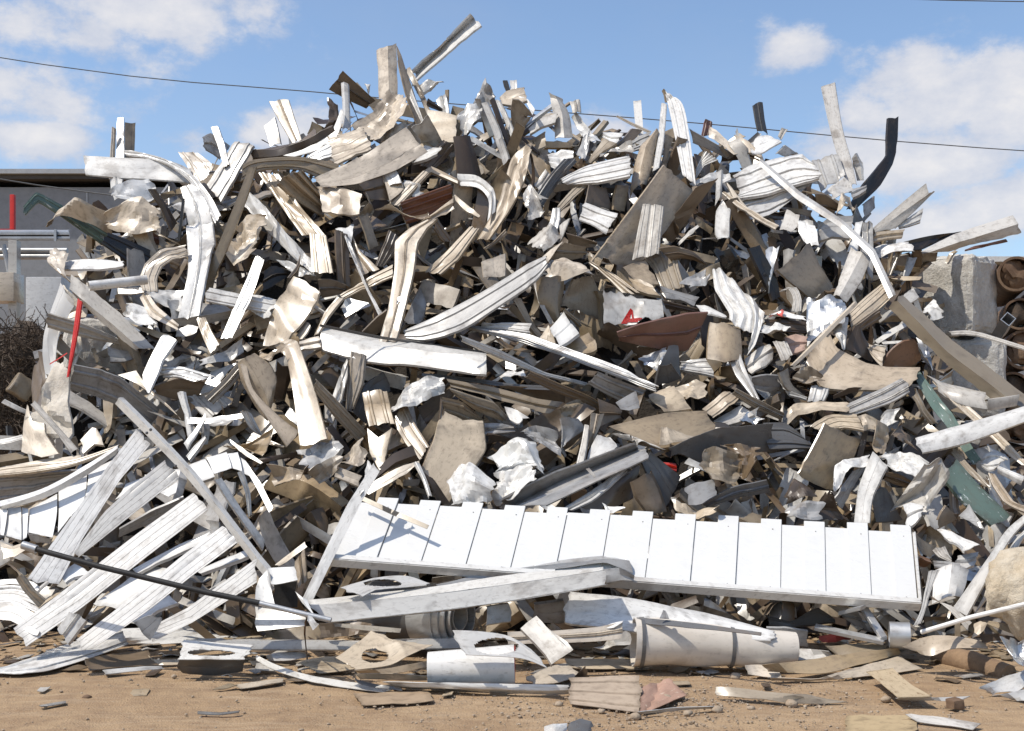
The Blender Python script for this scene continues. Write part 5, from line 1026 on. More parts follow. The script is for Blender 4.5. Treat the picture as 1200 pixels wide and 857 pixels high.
coil = empty('metal_coil', at(520, 745, 8.05)); tag(coil, 'coil of wound metal strip lying under the long heavy white beam', 'coil')
cc = at(525, 722, 8.05); ax = Vector((.85, -.5, .0)).normalized()
bm = bmesh.new()
for r0, o0, l0 in ((.215, 0, .20), (.205, .05, .19), (.19, .09, .17), (.16, .12, .14)):
    tube_bm([cc-ax*(l0-o0), cc+ax*o0], r0, 40, inner=.93, bm=bm)
bm_obj('winding', bm, KEY['S'], coil)
bm_obj('drum', tube_bm([cc-ax*.62, cc-ax*.2], .2, 32, inner=.95), KEY['D'], coil)
bm_obj('core', tube_bm([cc-ax*.15, cc+ax*.10], .095, 24, inner=.9), KEY['O'], coil)
T(MO, 'box', 'dull grey box end right of the wound metal coil', 'G/B', '1085,270 1130,262 1192,252;1090,360 1140,352 1195,345', 'S', -1.15, cr=.01)
T(MC, 'rail', 'long grey white rail lying level on the dirt along the foot of the heap', 'Q/G', '-330,432,.05 0,424,.05 480,432,.05 970,415,.05;-330,436 0,432 480,440 970,422;-330,480 0,474 480,478 970,470', 'F', -.75, cr=.003)
bx = empty('crushed_box', at(322, 716, 7.9)); tag(bx, 'crushed white box with a shade-painted open end left of the long white beam', 'box')
part('side', 'W/O', '60,95 10,170 0,270;70,180 80,230 90,265', bx, 'L', -1.35, cr=.03)
part('top', 'V/O', '62,95 110,88 185,85;70,170 120,165 193,150', bx, 'H', -1.35, cr=.02)
part('cavity_shade', 'k/k', '80,168 130,160 190,155;85,262 130,272 190,275', bx, 'V', -1.15, cr=0)  # black sheet painted in for the shade inside the open end
part('flange', 'V/O', '190,210 215,250 260,300;240,240 260,290 300,345', bx, 'L', -1.4, cr=.03)
part('base', 'W/O', '0,275 100,290 225,310;0,388 110,375 225,362', bx, 'L', -1.35, cr=.01)
tie = thing_mesh('rusty_wire', tube_bm([at(300+232/4, 643+290/4, 7.28), at(300+228/4, 643+400/4, 7.6), at(300+240/4, 643+520/4, 7.55)], .006, 6), MATS['rusty_steel'], 'rusty tie wire hanging from the bare end of the long black pole', 'wire')
T(CS, 'sheet', 'white bracket scrap below the bare end of the long black pole', 'W/Q', '240,335 255,360 265,385;270,330 285,350 300,350', 'L', -1.45, cr=.02)
T(CS, 'sheet', 'dark crumpled sheets in the gap under the long heavy white beam', 'B/E', '300,350 500,340 640,380;320,420 480,410 600,415', 'F', -.55, cr=.06)
T(ST, 'strip', 'pale strip lying under the left half of the long heavy white beam', 'O/B', '360,350 520,360 680,375;370,365 520,385 680,395', 'F', -.8, cr=.01)
T(SP, 'panel', 'tan panel standing behind the long heavy white beam in shade', 'T/B', '180,60 190,120 200,180;230,0 235,80 240,150', 'F', -.7)
T(ST, 'strip', 'tan strip end slanting behind the narrow white angle bar', 'C/T', '95,75 160,20 225,-30;115,82 170,40 240,-10', 'L', -.85)
crop(600, 643)
T(ST, 'siding', 'wide white folded siding lying under the bright slatted panel', 'W/O', '265,203 420,215 580,235 740,272 900,300 1230,385;255,240 430,262 600,290 800,330 960,360 1230,400;242,285 400,300 560,335 740,370 1000,405 1230,420;245,345 300,355 400,365 560,388 800,420 1200,440', (-.1, .55), -1.08, cr=.012)
T(SP, 'panel', 'dark rubber like sheet in the gap under the wide white folded siding', 'D/K', '370,465 440,500 560,500;380,500 470,505 565,440', 'F', -.7, cr=.02)
T(CS, 'sheet', 'foil like white crumple beside the cream rolled panel', 'W/G', '400,440 460,430 560,390;420,465 480,460 565,440', 'L', -1.05, cr=.05)
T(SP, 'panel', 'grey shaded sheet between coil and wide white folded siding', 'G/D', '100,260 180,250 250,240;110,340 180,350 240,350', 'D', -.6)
T(MO, 'bracket', 'off white bent box end standing on the dirt in front', 'O/B', '40,380 100,440 155,500 182,546;110,314 170,380 230,440 276,482;135,360,.06 190,410,.06 250,450,.06 280,490,.06', 'L', -1.55, cr=.006)
T(MC, 'bar', 'level tan bar lying on the dirt behind the off white bent box end', 'C/B', '-20,390 210,384 400,368 515,345;-20,448 180,445 400,435 516,424', 'F', -1.2, cr=.006)
T(ST, 'strip', 'tan lip bent up at the right end of the level tan bar', 'W/B', '420,368 470,350 515,340;430,375 475,372 515,348', 'H', -1.22, cr=0)
roll = empty('rolled_panel', at(750, 780, 7.95)); tag(roll, 'cream rolled panel bound with two dark straps lying on the dirt', 'rolled panel')
r0, r1 = at(744, 755, 7.45)+Vector((0, .1, .0)), at(935, 764, 7.5)+Vector((0, .1, 0))
rd = (r1-r0).normalized()
def roll_r(t): return .150-.040*t
b = tube_bm([r0.lerp(r1, t/14) for t in range(15)], [roll_r(t/14)+.006*noise.noise(Vector((t*.7, 2, 0))) for t in range(15)], 28, inner=.94)
for v in b.verts: v.co += Vector((0, noise.noise(v.co*3.1)*.022+noise.noise(v.co*9)*.006, noise.noise(v.co*3.7+Vector((5, 0, 0)))*.026+noise.noise(v.co*10)*.006))
bm_obj('sheet', b, MATS['cream_roll'], roll)
for t in (.045, .60):
    c_ = r0.lerp(r1, t); b = tube_bm([c_-rd*.012, c_+rd*.012], roll_r(t)+.007, 32, inner=.97)
    for v in b.verts: v.co += Vector((0, noise.noise(v.co*3.1)*.022, noise.noise(v.co*3.7+Vector((5, 0, 0)))*.026))
    bm_obj('strap', b, KEY['D'], roll)
T(ST, 'strip', 'weathered grey edge strip along the top of the cream rolled panel', 'D/Y', '580,325 800,345 1010,370 1170,395;575,348 800,372 1010,388 1165,408', 'H', -1.36, cr=.01)
T(MO, 'sheet', 'grey shark fin offcut standing behind the cream rolled panel', 'G/D', '708,290 700,310 690,330;716,285 728,305 738,332', 'F', -1.3, cr=0)
crop(300, 643)
tb = empty('white_tube', at(500, 785, 6.9)); tag(tb, 'white rust spotted tube lying on the dirt in front with a red end', 'tube')
t0, t1 = at(500, 789, 6.95)+Vector((0, .12, 0)), at(603, 786, 6.95)+Vector((0, .12, 0))
bm_obj('body', tube_bm([t0, t0.lerp(t1, .5), t1], [.10, .115, .13], 26, inner=.94), KEY['W'], tb)
bm_obj('end_lining', tube_bm([t1-Vector((.06, 0, 0)), t1+Vector((.004, 0, 0))], .122, 26, inner=.8), KEY['R'], tb)

# ------------------------------------------------------------------ sheets lying on the dirt
def G(label, cols, ed, cat_='sheet', name='ground_sheet', h=.012, **o):
    ob, allp, edl = make(name, cols, ed, 'F', 0, ground=h, **o)
    c = sum((v.co for v in ob.data.vertices), Vector())/len(ob.data.vertices); origin_to(ob, c); tag(ob, label, cat_, 'sheets lying on the dirt')
    return ob
crop(0, 643)
G('long white dirty siding tapering left on the dirt below the broken shutter', 'W/O', '-20,565,.0 150,508,.03 350,440,.08 560,378,.12;-20,575,.0 180,545,.03 380,490,.06 590,410,.1;-20,588,0 150,582,.01 350,540,.02 600,450,.05', cr=.01, ribs=1)
G('white rail with bolts lying behind the long tapering siding', 'W/O', '540,375,.1 760,362,.1 950,320,.12 1200,282,.12;545,420,.05 780,400,.05 980,352,.06 1200,320,.06;560,446,.0 800,445,.0 1000,425,.0 1210,402,0', cr=.006)
G('brown corrugated roofing offcut on the dirt at left', 'B/Y', '395,520,.06 540,492,.05 690,478,.06;430,572,0 570,556,0 742,550,0', corr=0, cr=.02, ribs=0)
G('pale strip right of the brown corrugated roofing offcut', 'C/Y', '690,480,.05 720,520,.03 860,518,.02;700,500,.02 740,545,0 865,542,0', cr=.01)
G('grey thin strips under the brown corrugated roofing offcut', 'Q/B', '480,570,.01 600,560,.02 760,550,.02;500,590,0 620,578,0 770,565,0', cr=.01)
G('cream short strip lying alone on the dirt', 'C/Y', '1100,640 1190,630 1330,608;1120,660 1200,652 1325,628', cr=.002)
G('thin dark twig like scrap on the dirt at front left', 'D/R', '930,768 1030,775 1130,765;935,778 1030,782 1130,770', cr=.004)
G('small dark curled scrap on the dirt at far left', 'D/B', '190,735 240,728 305,718;195,742 245,735 300,728', cr=.01)
crop(300, 643)
G('perforated cream sheet beside the panel with the square hole', 'C/B', '185,535,.05 280,510,.06 370,505,.05;300,585,.0 380,580,.0 475,565,.01', cr=.01, ribs=3, ribh=.004)
G('white crumpled sheet at the left of the perforated cream one', 'O/B', '50,500,.06 120,485,.06 230,490,.05;60,525,.02 140,525,.02 250,510,.02', cr=.02)
G('long curved white strip sweeping over the dirt in front', 'W/B', '0,500,.05 120,555,.03 300,605,.02 655,652,.01;0,525,.03 110,578,.01 290,632,.0 600,672,.0', cr=.006)
G('pale flat boards beneath the long curved white strip', 'O/B', '0,540,.02 60,540,.02 110,560,.02;0,572,0 60,575,0 120,578,0', cr=.01)
G('flat tan card with a pinkish edge lying on the dirt', 'J/P', '460,682 600,675 800,664;490,732 640,728 832,712', cr=.008)
G('long white and dark channel lying flat on the dirt in front of the white tube', 'W/K', '600,628,.06 800,628,.06 1000,632,.06 1460,640,.06;640,645,.03 900,652,.03 1200,660,.03 1465,665,.03;640,650,0 900,660,0 1200,676,0 1465,682,0', cr=.004)
G('cream sheets stacked flat behind the long flat channel', 'C/B', '470,590,.07 640,585,.07 810,590,.07;480,615,.03 640,612,.03 800,615,.03', cr=.01)
G('dark folded strip on the end of the curved white strip', 'D/B', '465,612,.05 560,635,.04 680,650,.03;480,635,.03 570,655,.02 690,665,.01', cr=.01)
G('cream scrap heap end by the pale holed plate', 'C/B', '820,495,.08 900,480,.09 980,500,.07;830,520,.05 900,515,.05 990,520,.04', cr=.04)
G('tan under sheet lying below the panel with the square hole', 'T/B', '470,575,.05 650,555,.05 830,520,.06;500,590,.02 680,580,.02 840,545,.02', cr=.01)
crop(600, 643)
G('white flat sheet at the foot of the off white bent box end', 'C/B', '65,600,.05 150,560,.06 250,530,.06;100,635,.02 210,625,.02 320,590,.03', cr=.015)
G('white level strip lying on the dirt before the level tan bar', 'C/B', '240,520,.04 400,518,.04 545,520,.04;280,562,.0 440,566,.0 596,562,.0', cr=.006)
G('tan ribbed card with pink edges standing slightly on the dirt', 'J/P', '270,605,.10 420,600,.10 600,598,.11;262,730,.0 430,748,.0 600,765,.0', ribs=3, ribh=.008, cr=.004)
G('pink torn card right of the tan ribbed card', 'P/J', '605,650,.06 680,625,.06 742,604,.08;600,768,.0 700,745,.0 820,692,.0', cr=.02)
G('grey white torn strip in front of the pink torn card', 'Q/B', '590,765,.02 760,745,.02 945,738,.02;600,775,0 780,758,0 940,748,0', cr=.01)
G('brown fin of card standing behind the tan ribbed card', 'E/B', '295,605,.02 320,575,.07 345,550,.1;330,612,.0 350,608,.0 362,600,.0', cr=.01)
G('torn pale sheet lying on the dirt at right of the front stones', 'Y/B', '945,650,.05 1080,660,.05 1290,685,.04 1430,690,.03;970,690,.01 1100,705,.01 1280,725,.0 1575,722,.0', cr=.03)
G('torn brown and white sheet end at the right of the cream rolled panel', 'C/B', '1090,548,.06 1160,545,.05 1250,548,.05;1110,590,.01 1180,600,.0 1260,610,.0', cr=.01)
G('dark round cap lying on the dirt at the bottom edge', 'D/K', '255,850,.0 275,818,.03 320,803,.035 370,815,.03 382,845,0;262,858,0 290,860,.0 320,862,.0 350,862,.0 378,856,.0', cat_='cap', name='cap', cr=0)
G('white rag lying left of the dark round cap', 'g/g', '145,838,.02 190,822,.04 250,828,.02;150,858,0 200,862,0 255,855,0', cat_='rag', name='rag', cr=.04)
crop(900, 643)
G('long tan sheet with a dark seam lying on the dirt at right', 'T/B', '-30,545,.09 200,520,.09 400,490,.1 615,465,.11;10,575,.03 250,585,.03 450,540,.05 620,495,.06', cr=.01)
G('pale underlying sheet below the long tan sheet at right', 'C/B', '0,605,.02 250,602,.02 480,540,.05 615,505,.06;20,615,.0 300,612,.0 520,590,.01 720,565,.0', cr=.008)
G('weathered wooden board lying on the dirt at right', 'H/H', '460,578,.05 540,640,.05 610,700,.05;585,560,.06 660,630,.05 760,690,.05', cat_='board', name='board', h=.02, cr=0, tear=.03)
G('grey bent metal sheet joined to the weathered wooden board', 'Q/B', '605,705,.05 780,698,.05 958,688,.05;650,715,.02 800,715,.03 900,708,.04', cr=.01)
G('tan sheet lifted like a lid over a dark gap at right', 'T/B', '630,460,.16 720,420,.2 830,405,.22 1000,435,.2;700,485,.12 770,505,.1 880,470,.16 1040,470,.16', cr=.01)
G('grey flat sheet lying at the right edge on the dirt, upper one', 'Q/G', '985,650,.05 1100,610,.07 1230,555,.1;1040,675,.01 1140,670,.02 1230,650,.04', cr=.02)
G('grey flat sheet lying at the right edge on the dirt, lower one', 'Q/G', '1060,690,.03 1140,675,.04 1230,660,.04;1130,705,.0 1180,712,.0 1230,720,.0', cr=.01)
G('torn pale sheet lying at the bottom right on the dirt', 'O/P', '640,782,.02 800,790,.03 1005,822,.02;700,818,0 860,835,0 950,850,.0', cr=.015)
G('flat plywood board at the bottom edge right of centre', 'H/J', '362,782 520,782 690,786;365,880 540,880 700,880', cat_='board', name='board', cr=.002)
G('grey cream sheet by the red cloth under the bright slatted panel', 'O/B', '0,440,.1 60,435,.11 110,440,.1;0,535,.04 70,530,.04 140,525,.04', cr=.01)
G('tan sheet lying under the bent silver frame', 'Y/B', '270,455,.12 420,445,.12 560,455,.12;330,505,.06 440,500,.07 545,490,.08', cr=.02)
G('pale scrap sheet left of the tan one under the silver frame', 'O/B', '130,470,.09 200,470,.1 280,490,.09;150,515,.05 230,515,.05 320,515,.05', cr=.03)
fr = empty('silver_frame', at(1036, 752, 7.7)); tag(fr, 'bent silver metal frame poking out below the bright slatted panel', 'frame')
for a, b_ in (((955, 735), (1036, 752)), ((1012, 712), (1036, 749)), ((985, 718), (1012, 712))):
    bar('frame_bar', at(*a, 7.9), at(*b_, 7.72), Vector((0, -.4, 1)), .05, .03, KEY['S'], fr)
G('red cloth lying under the bright slatted panel', 'R/R', '240,410,.12 320,405,.14 390,415,.12;250,440,.08 320,440,.08 385,430,.08', cat_='cloth', name='cloth', cr=.04)
rp_ = at(900+875/4, 643+735/4, 6.6)
thing_mesh('brick_fragment', rough_box(at(900+875/4, 643+728/4, F*1.48/(643+745/4-HY)), (.075, .07, .055), .4, .012, cuts=2, bev=.008), MATS['rusty_steel'], 'small brown brick fragment under the grey bent metal sheet at right', 'brick')
lg = thing_mesh('wooden_log', tube_bm([at(1100, 768, 8.0), at(1140, 778, 7.75), at(1182, 792, 7.5)], [.075, .08, .07], 16), MATS['log_wood'], 'brown round log lying on the dirt at right', 'log')
wp = thing_mesh('white_rod', tube_bm([at(1080, 741, 7.3), at(1140, 723, 7.05), at(1215, 705, 6.85)], .015, 10), KEY['W'], 'thin white rod pointing up right in front of the boulder', 'rod')
bo = thing_mesh('boulder', rock_bm(at(1200, 694, 7.25), (.225, .2, .245), 4.2, 4, .33), MATS['stone'], 'large rounded pale boulder at the right edge', 'boulder', smooth=60)
crop(900, 460)
T(ST, 'strip', 'wide white strip arching down from the right edge beside the boulder', 'W/O', '1215,560 1120,640 1040,760 865,1010;1215,600 1150,670 1080,780 935,1050', 'L', -1.45, cr=.006)
T(ST, 'strip', 'second white strip under the wide arching one beside the boulder', 'W/Y', '1215,630 1150,700 1080,830 960,1050;1215,660 1180,710 1110,850 985,1020', 'L', -1.35, cr=.01)
crop(900, 643)
T(ST, 'strip', 'white narrow strip curving down from the right end of the bright slatted panel', 'Q/G', '752,110 735,200 715,290 680,362;802,105 765,190 740,280 715,350', 'L', -1.45, cr=.008)
T(MO, 'drum', 'white drum like bent sheet beside the wide arching strip', 'W/Q', '775,110 775,180 770,255;860,100 850,170 840,260;945,105 930,170 905,230', 'L', -1.25, bulge=.06, cr=.01)
T(SP, 'panel', 'off white triangle of sheet leaning right of the slatted panel end', 'O/B', '758,218 850,290 935,385;770,240 860,270 952,345', 'L', -1.5, cr=.006)
cy = thing_mesh('short_pipe', tube_bm([at(1042, 744, 7.75), at(1066, 745, 7.72)], .085, 22, inner=.92), KEY['S'], 'short silver pipe below the right end of the bright slatted panel', 'pipe')
T(CS, 'sheet', 'silver foil crumple at the right edge above the grey flat sheets', 'a/a', '1050,440 1090,500 1120,560;1130,430 1160,500 1190,545;1230,405 1240,480 1250,530', 'F', -1.55, cr=.09)
T(SP, 'panel', 'brown flat sheet below the boulder at the right edge', 'Y/E', '1010,335 1100,350 1230,390;1020,350 1120,390 1230,430', 'H', -1.35, cr=.02)
T(CS, 'sheet', 'cream scrap between white rod and boulder', 'C/B', '950,360 980,345 1010,340;960,420 985,410 1010,390', 'L', -1.45, cr=.03)
T(SP, 'panel', 'dark shaded scrap below the white rod at right', 'E/B', '1000,400 1080,400 1200,420;1010,440 1080,430 1180,450', 'F', -1.2, cr=.04)
T(SP, 'panel', 'dark clear wrap sheet sagging under the bright slatted panel', 'D/B', '-10,310 110,345 230,270 300,320;0,360 100,370 220,360 310,350', 'F', -.5, cr=.04)
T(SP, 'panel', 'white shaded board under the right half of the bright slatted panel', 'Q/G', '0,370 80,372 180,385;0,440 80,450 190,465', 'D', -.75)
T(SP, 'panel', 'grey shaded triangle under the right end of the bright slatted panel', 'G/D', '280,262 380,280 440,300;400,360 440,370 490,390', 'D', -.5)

wt_ = empty('white_tube', at(103, 337, 9.75)); tag(wt_, 'open ended white tube poking out left under the short white gutter', 'tube')
a_, b_ = at(104, 335.5, 9.72), at(172, 328, 9.95)
bm_obj('body', tube_bm([a_, a_.lerp(b_, .5), b_], .040, 20, inner=.93), KEY['W'], wt_)
sq = empty('square_tube', at(1176, 383, 10.25)); tag(sq, 'small grey square tube with an open end before the right concrete blocks', 'tube')
M_ = Matrix.Translation(at(1176, 383, 10.25)) @ Matrix.Rotation(.75, 4, 'Y') @ Matrix.Rotation(-.3, 4, 'Z')
b = bmesh.new()
for (ox, oz, sx, sz) in ((0, .041, .09, .006), (0, -.041, .09, .006), (.042, 0, .006, .076), (-.042, 0, .006, .076)): box_bm(Vector(), (sx, .45, sz), bm=b, m=M_ @ Matrix.Translation((ox, 0, oz)))
bm_obj('walls', b, MATS['galvanised'], sq)
# ------------------------------------------------------------------ tarp, tape, brush, blocks
crop(0, 300)
T('plastic_tarp', 'tarp', 'crumpled off white tarp hanging at the left edge below the red tape', 'm/m', '255,490 205,600 180,700 130,760 100,860;290,500 250,600 235,720 250,780 230,860;325,545 318,640 325,720 340,800 335,870', 'F', -.5, cr=.06, nz=.03)
T('plastic_film', 'plastic film', 'clear plastic film hanging above the off white tarp at left', 'f/f', '285,125 215,330 200,450 205,570;335,210 270,360 262,470 255,560', 'W', -.2, cr=.05)
T('plastic_film', 'plastic film', 'cream plastic film draped under the torn sheet and left of the red tape', 'm/f', '295,130 285,200 275,280;380,215 345,260 300,290', 'W', -.3, cr=.05)
T('plastic_tarp', 'tarp', 'cream dirty tarp bulging right of the clear plastic film', 'm/m', '330,400 345,460 330,520;380,350 375,430 350,520', 'L', .0, cr=.05)
T('warning_tape', 'tape', 'red plastic tape hanging down over the ribbed off white strip', 't/t', '362,198 345,320 330,430 312,570;384,215 368,330 345,450 322,560', 'F', -.85, cr=.01, th=.002)
T('warning_tape', 'tape', 'thin red tape strand beside the wide red one', 't/t', '318,452 275,480 235,505;320,456 275,486 235,510', 'F', -.8, cr=.0, th=.002)
def block(px, top, Yd, size, rz, n, label_fn, seed, amp=.034):
    h = size[2]; X = (px-600)/F*Yd; zt = EYE-(top-HY)/F*Yd
    for k in range(n):
        z = zt-h*(k+.5)-.004*k
        thing_mesh('concrete_block', rough_box(Vector((X+(.14 if seed > 2 and k == 1 else .03*((k*7) % 3-1)*(k > 0)), Yd+.02*k, z)), (size[0], size[1], h*.965), rz+(.5*(k == 1 and seed > 2)), amp, seed=seed+k, bev=.075), MATS['concrete'], label_fn(k), 'concrete block', 'concrete blocks')
block(1124, 301, 11.45, (.56, .54, .775), R(45), 4, lambda k: ['big pale concrete block topmost at the right, split by a bright corner', 'weathered concrete block under the topmost one at right', 'third concrete block down at right behind the tan box beam', 'lowest concrete block of the right hand column'][k], 3)
block(112, 374, 10.6, (.5, .55, .8), R(20), 3, lambda k: ['concrete block behind the ribbed off white strip at left', 'concrete block under the big grey panel at left', 'lowest concrete block at left behind the tarp'][k], 1)
rr = random.Random(5)
ORD = ['topmost', 'second', 'third', 'fourth', 'fifth', 'sixth', 'seventh', 'eighth', 'ninth']
for col in (0, 1):
    for k, r_ in enumerate((.165, .15, .19, .165, .18, .17, .18, .16, .18)):
        z = 3.02-.355*k-.02*(k % 2)-.17*col; c0 = Vector((4.80+.36*col+.05*(k % 3-1), 11.25+rr.uniform(-.15, .1), z)); d = Vector((.30, .95, .02)).normalized()
        if z < .15 or z < .9 and col: continue
        pp = empty('steel_pipe', c0); tag(pp, ORD[k]+(' rusty pipe from the top in the stack touching the concrete blocks' if col == 0 else ' rusty pipe from the top in the stack cut by the right edge'), 'pipe', 'rusty pipes stacked at the right edge')
        bm_obj('pipe_wall', tube_bm([c0, c0+d*.02, c0+d*.9, c0+d*1.8], [r_, r_*1.01, r_, r_], 26, inner=.86), MATS['rusty_steel'], pp)
        bm_obj('filling', rock_bm(c0+d*.10, (r_*.80, .10, r_*.80), k*3.+col, 3, .5), MATS['wire_tangle' if k % 2 else 'rusty_steel'], pp)
# wire tangle at the left
b = rock_bm(Vector((-4.85, 12.0, .9)), (1.0, .6, 1.8), 2.2, 4, .3)
rw = random.Random(11)
for _ in range(1700):
    px, py = rw.uniform(-40, 75), rw.uniform(384, 530)
    p = at(px, py, 11.2+rw.uniform(-.15, .45)); pts = [p]; d = Vector((rw.uniform(-1, 1), rw.uniform(-.3, .3), rw.uniform(-.6, .8))).normalized()
    for _k in range(5):
        d = (d+Vector((rw.uniform(-.6, .6), rw.uniform(-.4, .4), rw.uniform(-.6, .5)))).normalized(); pts.append(pts[-1]+d*.05)
    tube_bm(pts, rw.uniform(.002, .005), 3, bm=b)
wt = bm_obj('wire_tangle', b, MATS['wire_tangle'], smooth=60); tag(wt, 'dark tangled pile of scrap wire at the left edge', kind='stuff', cat='wire pile')
thing_mesh('rusty_can', rough_box(at(26, 454, 10.9), (.2, .18, .2), .5, .02, cuts=3, bev=.02, seed=9, tilt=.6), KEY['Y'], 'pale rusty can lying on the dark wire pile', 'can')

# ------------------------------------------------------------------ background
bld = empty('workshop_building', Vector((-12, 24, 0))); tag(bld, 'long grey workshop building with an overhanging roof behind the heap at left', 'building')
YB = 24.; XE = (238-600)/F*YB; ztop = EYE+(HY-208)/F*YB
bm_obj('wall', box_bm(Vector(((XE-45)/2, YB+4, ztop/2-.1)), (XE+45, 8, ztop-.2)), MATS['wall_grey'], bld)
b = bmesh.new()
for k in range(16):
    x = XE-.35-k*.9*2.2
    box_bm(Vector((x, YB-.004, ztop/2-.15)), (.03, .03, ztop-.3), bm=b)
bm_obj('panel_seams', b, MATS['roof_grey'], bld)
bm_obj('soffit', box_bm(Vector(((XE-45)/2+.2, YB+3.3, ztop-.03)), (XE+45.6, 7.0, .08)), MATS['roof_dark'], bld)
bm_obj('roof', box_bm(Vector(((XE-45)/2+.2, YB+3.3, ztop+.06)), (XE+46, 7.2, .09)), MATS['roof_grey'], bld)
wh = empty('warehouse', Vector((14, 34, 0))); tag(wh, 'low white roofed warehouse just showing over the concrete block at right', 'building')
zt = EYE+(HY-301)/F*32
bm_obj('wall', box_bm(Vector((16, 38, zt/2-.15)), (16, 11, zt-.3)), MATS['wall_grey'], wh)
bm_obj('roof', box_bm(Vector((16, 38, zt-.06)), (16.8, 12, .14)), KEY['W'], wh)
gr_ = empty('guard_rail', at(40, 360, 14.2)); tag(gr_, 'galvanised guard rail on a post at the left edge below the hooked flashing', 'guard rail')
crop(0, 0, 1)
E = [[Vector((at(-60, y, 14.2-d).x, 14.2-d, at(0, y, 14.2-d).z)), Vector((at(81, y, 14.2-d).x, 14.2-d, at(0, y, 14.2-d).z))] for y, d in ((270, 0), (272, .08), (275, .08), (276, .02), (278, .08), (280, .08), (282, 0))]
buf = newbuf(); add_sheet(buf, sheet_grid(E, .2, random.Random(1), cr=0, nz=0, q=2), th=.01); o = link('rail', buf_mesh('rail', buf), [MATS['galvanised']]*2); o.data.transform(Matrix.Translation(-gr_.location)); o.parent = gr_
bm_obj('post', box_bm(at(17, 322, 14.1)+Vector((0, 0, -.9)), (.10, .12, 2.6)), KEY['O'], gr_)
bm_obj('brace', tube_bm([at(4, 287, 14.2), at(12, 325, 14.2)], .03, 8), MATS['galvanised'], gr_)
for y in (294, 301): bm_obj('pipe', tube_bm([at(-60, y, 14.35), at(79, y, 14.35)], .035, 12), MATS['galvanised'], gr_)
bm_obj('clamp', box_bm(at(65, 276, 14.1), (.03, .03, .14)), MATS['galvanised'], gr_)
bm_obj('foot_box', box_bm(at(5, 338, 14.1), (.35, .3, .34), bev=.01), KEY['C'], gr_)
thing_mesh('red_post', box_bm(at(15, 262, 14.6)+Vector((0, 0, -1.6)), (.055, .055, 3.9), bev=.006), MATS['red_post'], 'slim red post standing behind the guard rail at left', 'post')
thing_mesh('red_crossbar', box_bm(at(3, 270, 14.55), (.25, .04, .03)), MATS['red_post'], 'short red crossbar at the left edge beside the slim red post', 'bar')
thing_mesh('storage_box', box_bm(at(49, 345, 13.9)+Vector((0, .3, -.45)), (.42, .5, 1.32), bev=.015), KEY['Q'], 'plain white storage box beside the guard rail at left', 'box')
def cable(label, pts, r=.012):
    v = [at(*p) for p in pts]; n = 24
    thing_mesh('overhead_cable', tube_bm(resample(v, n, False), r, 6), MATS['cable'], label, 'cable', 'overhead cables')
cable('long overhead cable passing behind the top of the heap', [(-900, -90, 30), (0, 68, 30), (380, 109, 30), (800, 143, 30), (1200, 177, 30), (2000, 225, 30)], .013)
cable('overhead cable cutting the top right corner of the sky', [(900, -9, 30), (1040, -2, 30), (1200, 2, 30), (1700, 8, 30)], .013)
cable('low cable running from the left edge down behind the heap', [(-300, 160, 17), (0, 210, 17), (65, 220, 17), (150, 231, 16.5), (230, 238, 16)], .011)

# red paint on the marked sheet, laid onto its surface
from mathutils.bvhtree import BVHTree
def paint(parent, strips, mat):
    me = parent.data; bvh = BVHTree.FromPolygons([parent.location+v.co for v in me.vertices], [tuple(p.vertices) for p in me.polygons])
    o = Vector((0, 0, EYE)); b = bmesh.new()
    for s in strips:
        e = parse(s); A, B = e; rows = []
        for i in range(13):
            t = i/12*(len(A)-1); k = min(int(t), len(A)-2); f = t-k; row = []
            for j in range(7):
                v = j/6
                x = (A[k][0]*(1-f)+A[k+1][0]*f)*(1-v)+(B[k][0]*(1-f)+B[k+1][0]*f)*v; y = (A[k][1]*(1-f)+A[k+1][1]*f)*(1-v)+(B[k][1]*(1-f)+B[k+1][1]*f)*v
                px, py = P(x, y); d = (at(px, py, 9.)-o).normalized(); h = bvh.ray_cast(o, d)
                row.append(b.verts.new(h[0]-d*.006-parent.location) if h[0] else None)
            rows.append(row)
        for r0_, r1_ in zip(rows, rows[1:]):
            for j in range(6):
                q = (r0_[j], r1_[j], r1_[j+1], r0_[j+1])
                if all(q): b.faces.new(q)
    bmesh.ops.solidify(b, geom=b.faces[:], thickness=.002)
    ob = bm_obj('painted_mark', b, mat); ob.parent = parent
crop(480, 240)
for mk in ['990,558 1010,525 1035,485;1018,558 1030,540 1042,500', '1035,485 1040,515 1045,550;1046,495 1050,525 1058,550', '1020,535 1080,530 1140,535;1020,552 1080,550 1112,552']: paint(red_sheet, [mk], MATS['red_tape'])
# ------------------------------------------------------------------ the heap's body
HEAP = [(-200, 640), (-60, 560), (0, 545), (40, 470), (75, 400), (95, 330), (105, 262), (150, 238), (215, 215), (250, 190), (300, 200), (345, 165), (400, 130), (450, 120), (500, 140), (530, 150), (560, 118), (600, 112), (640, 128), (700, 150), (760, 160), (820, 168),
        (860, 165), (940, 205), (990, 240), (1030, 265), (1070, 300), (1080, 360), (1090, 430), (1110, 470), (1170, 540), (1230, 600), (1300, 680)]
def slope_pt(px, py):
    Y = (EYE+BASE*SLOPE)/(SLOPE+(py-HY)/F); return (px-600)/F*Y, EYE-(py-HY)/F*Y
RID = sorted(slope_pt(*p) for p in HEAP)
def ridge(x):
    if x <= RID[0][0]: return max(0, RID[0][1]-(RID[0][0]-x))
    if x >= RID[-1][0]: return max(0, RID[-1][1]-(x-RID[-1][0]))
    for (a, za), (b, zb) in zip(RID, RID[1:]):
        if a <= x <= b: return za+(zb-za)*(x-a)/max(b-a, 1e-6)
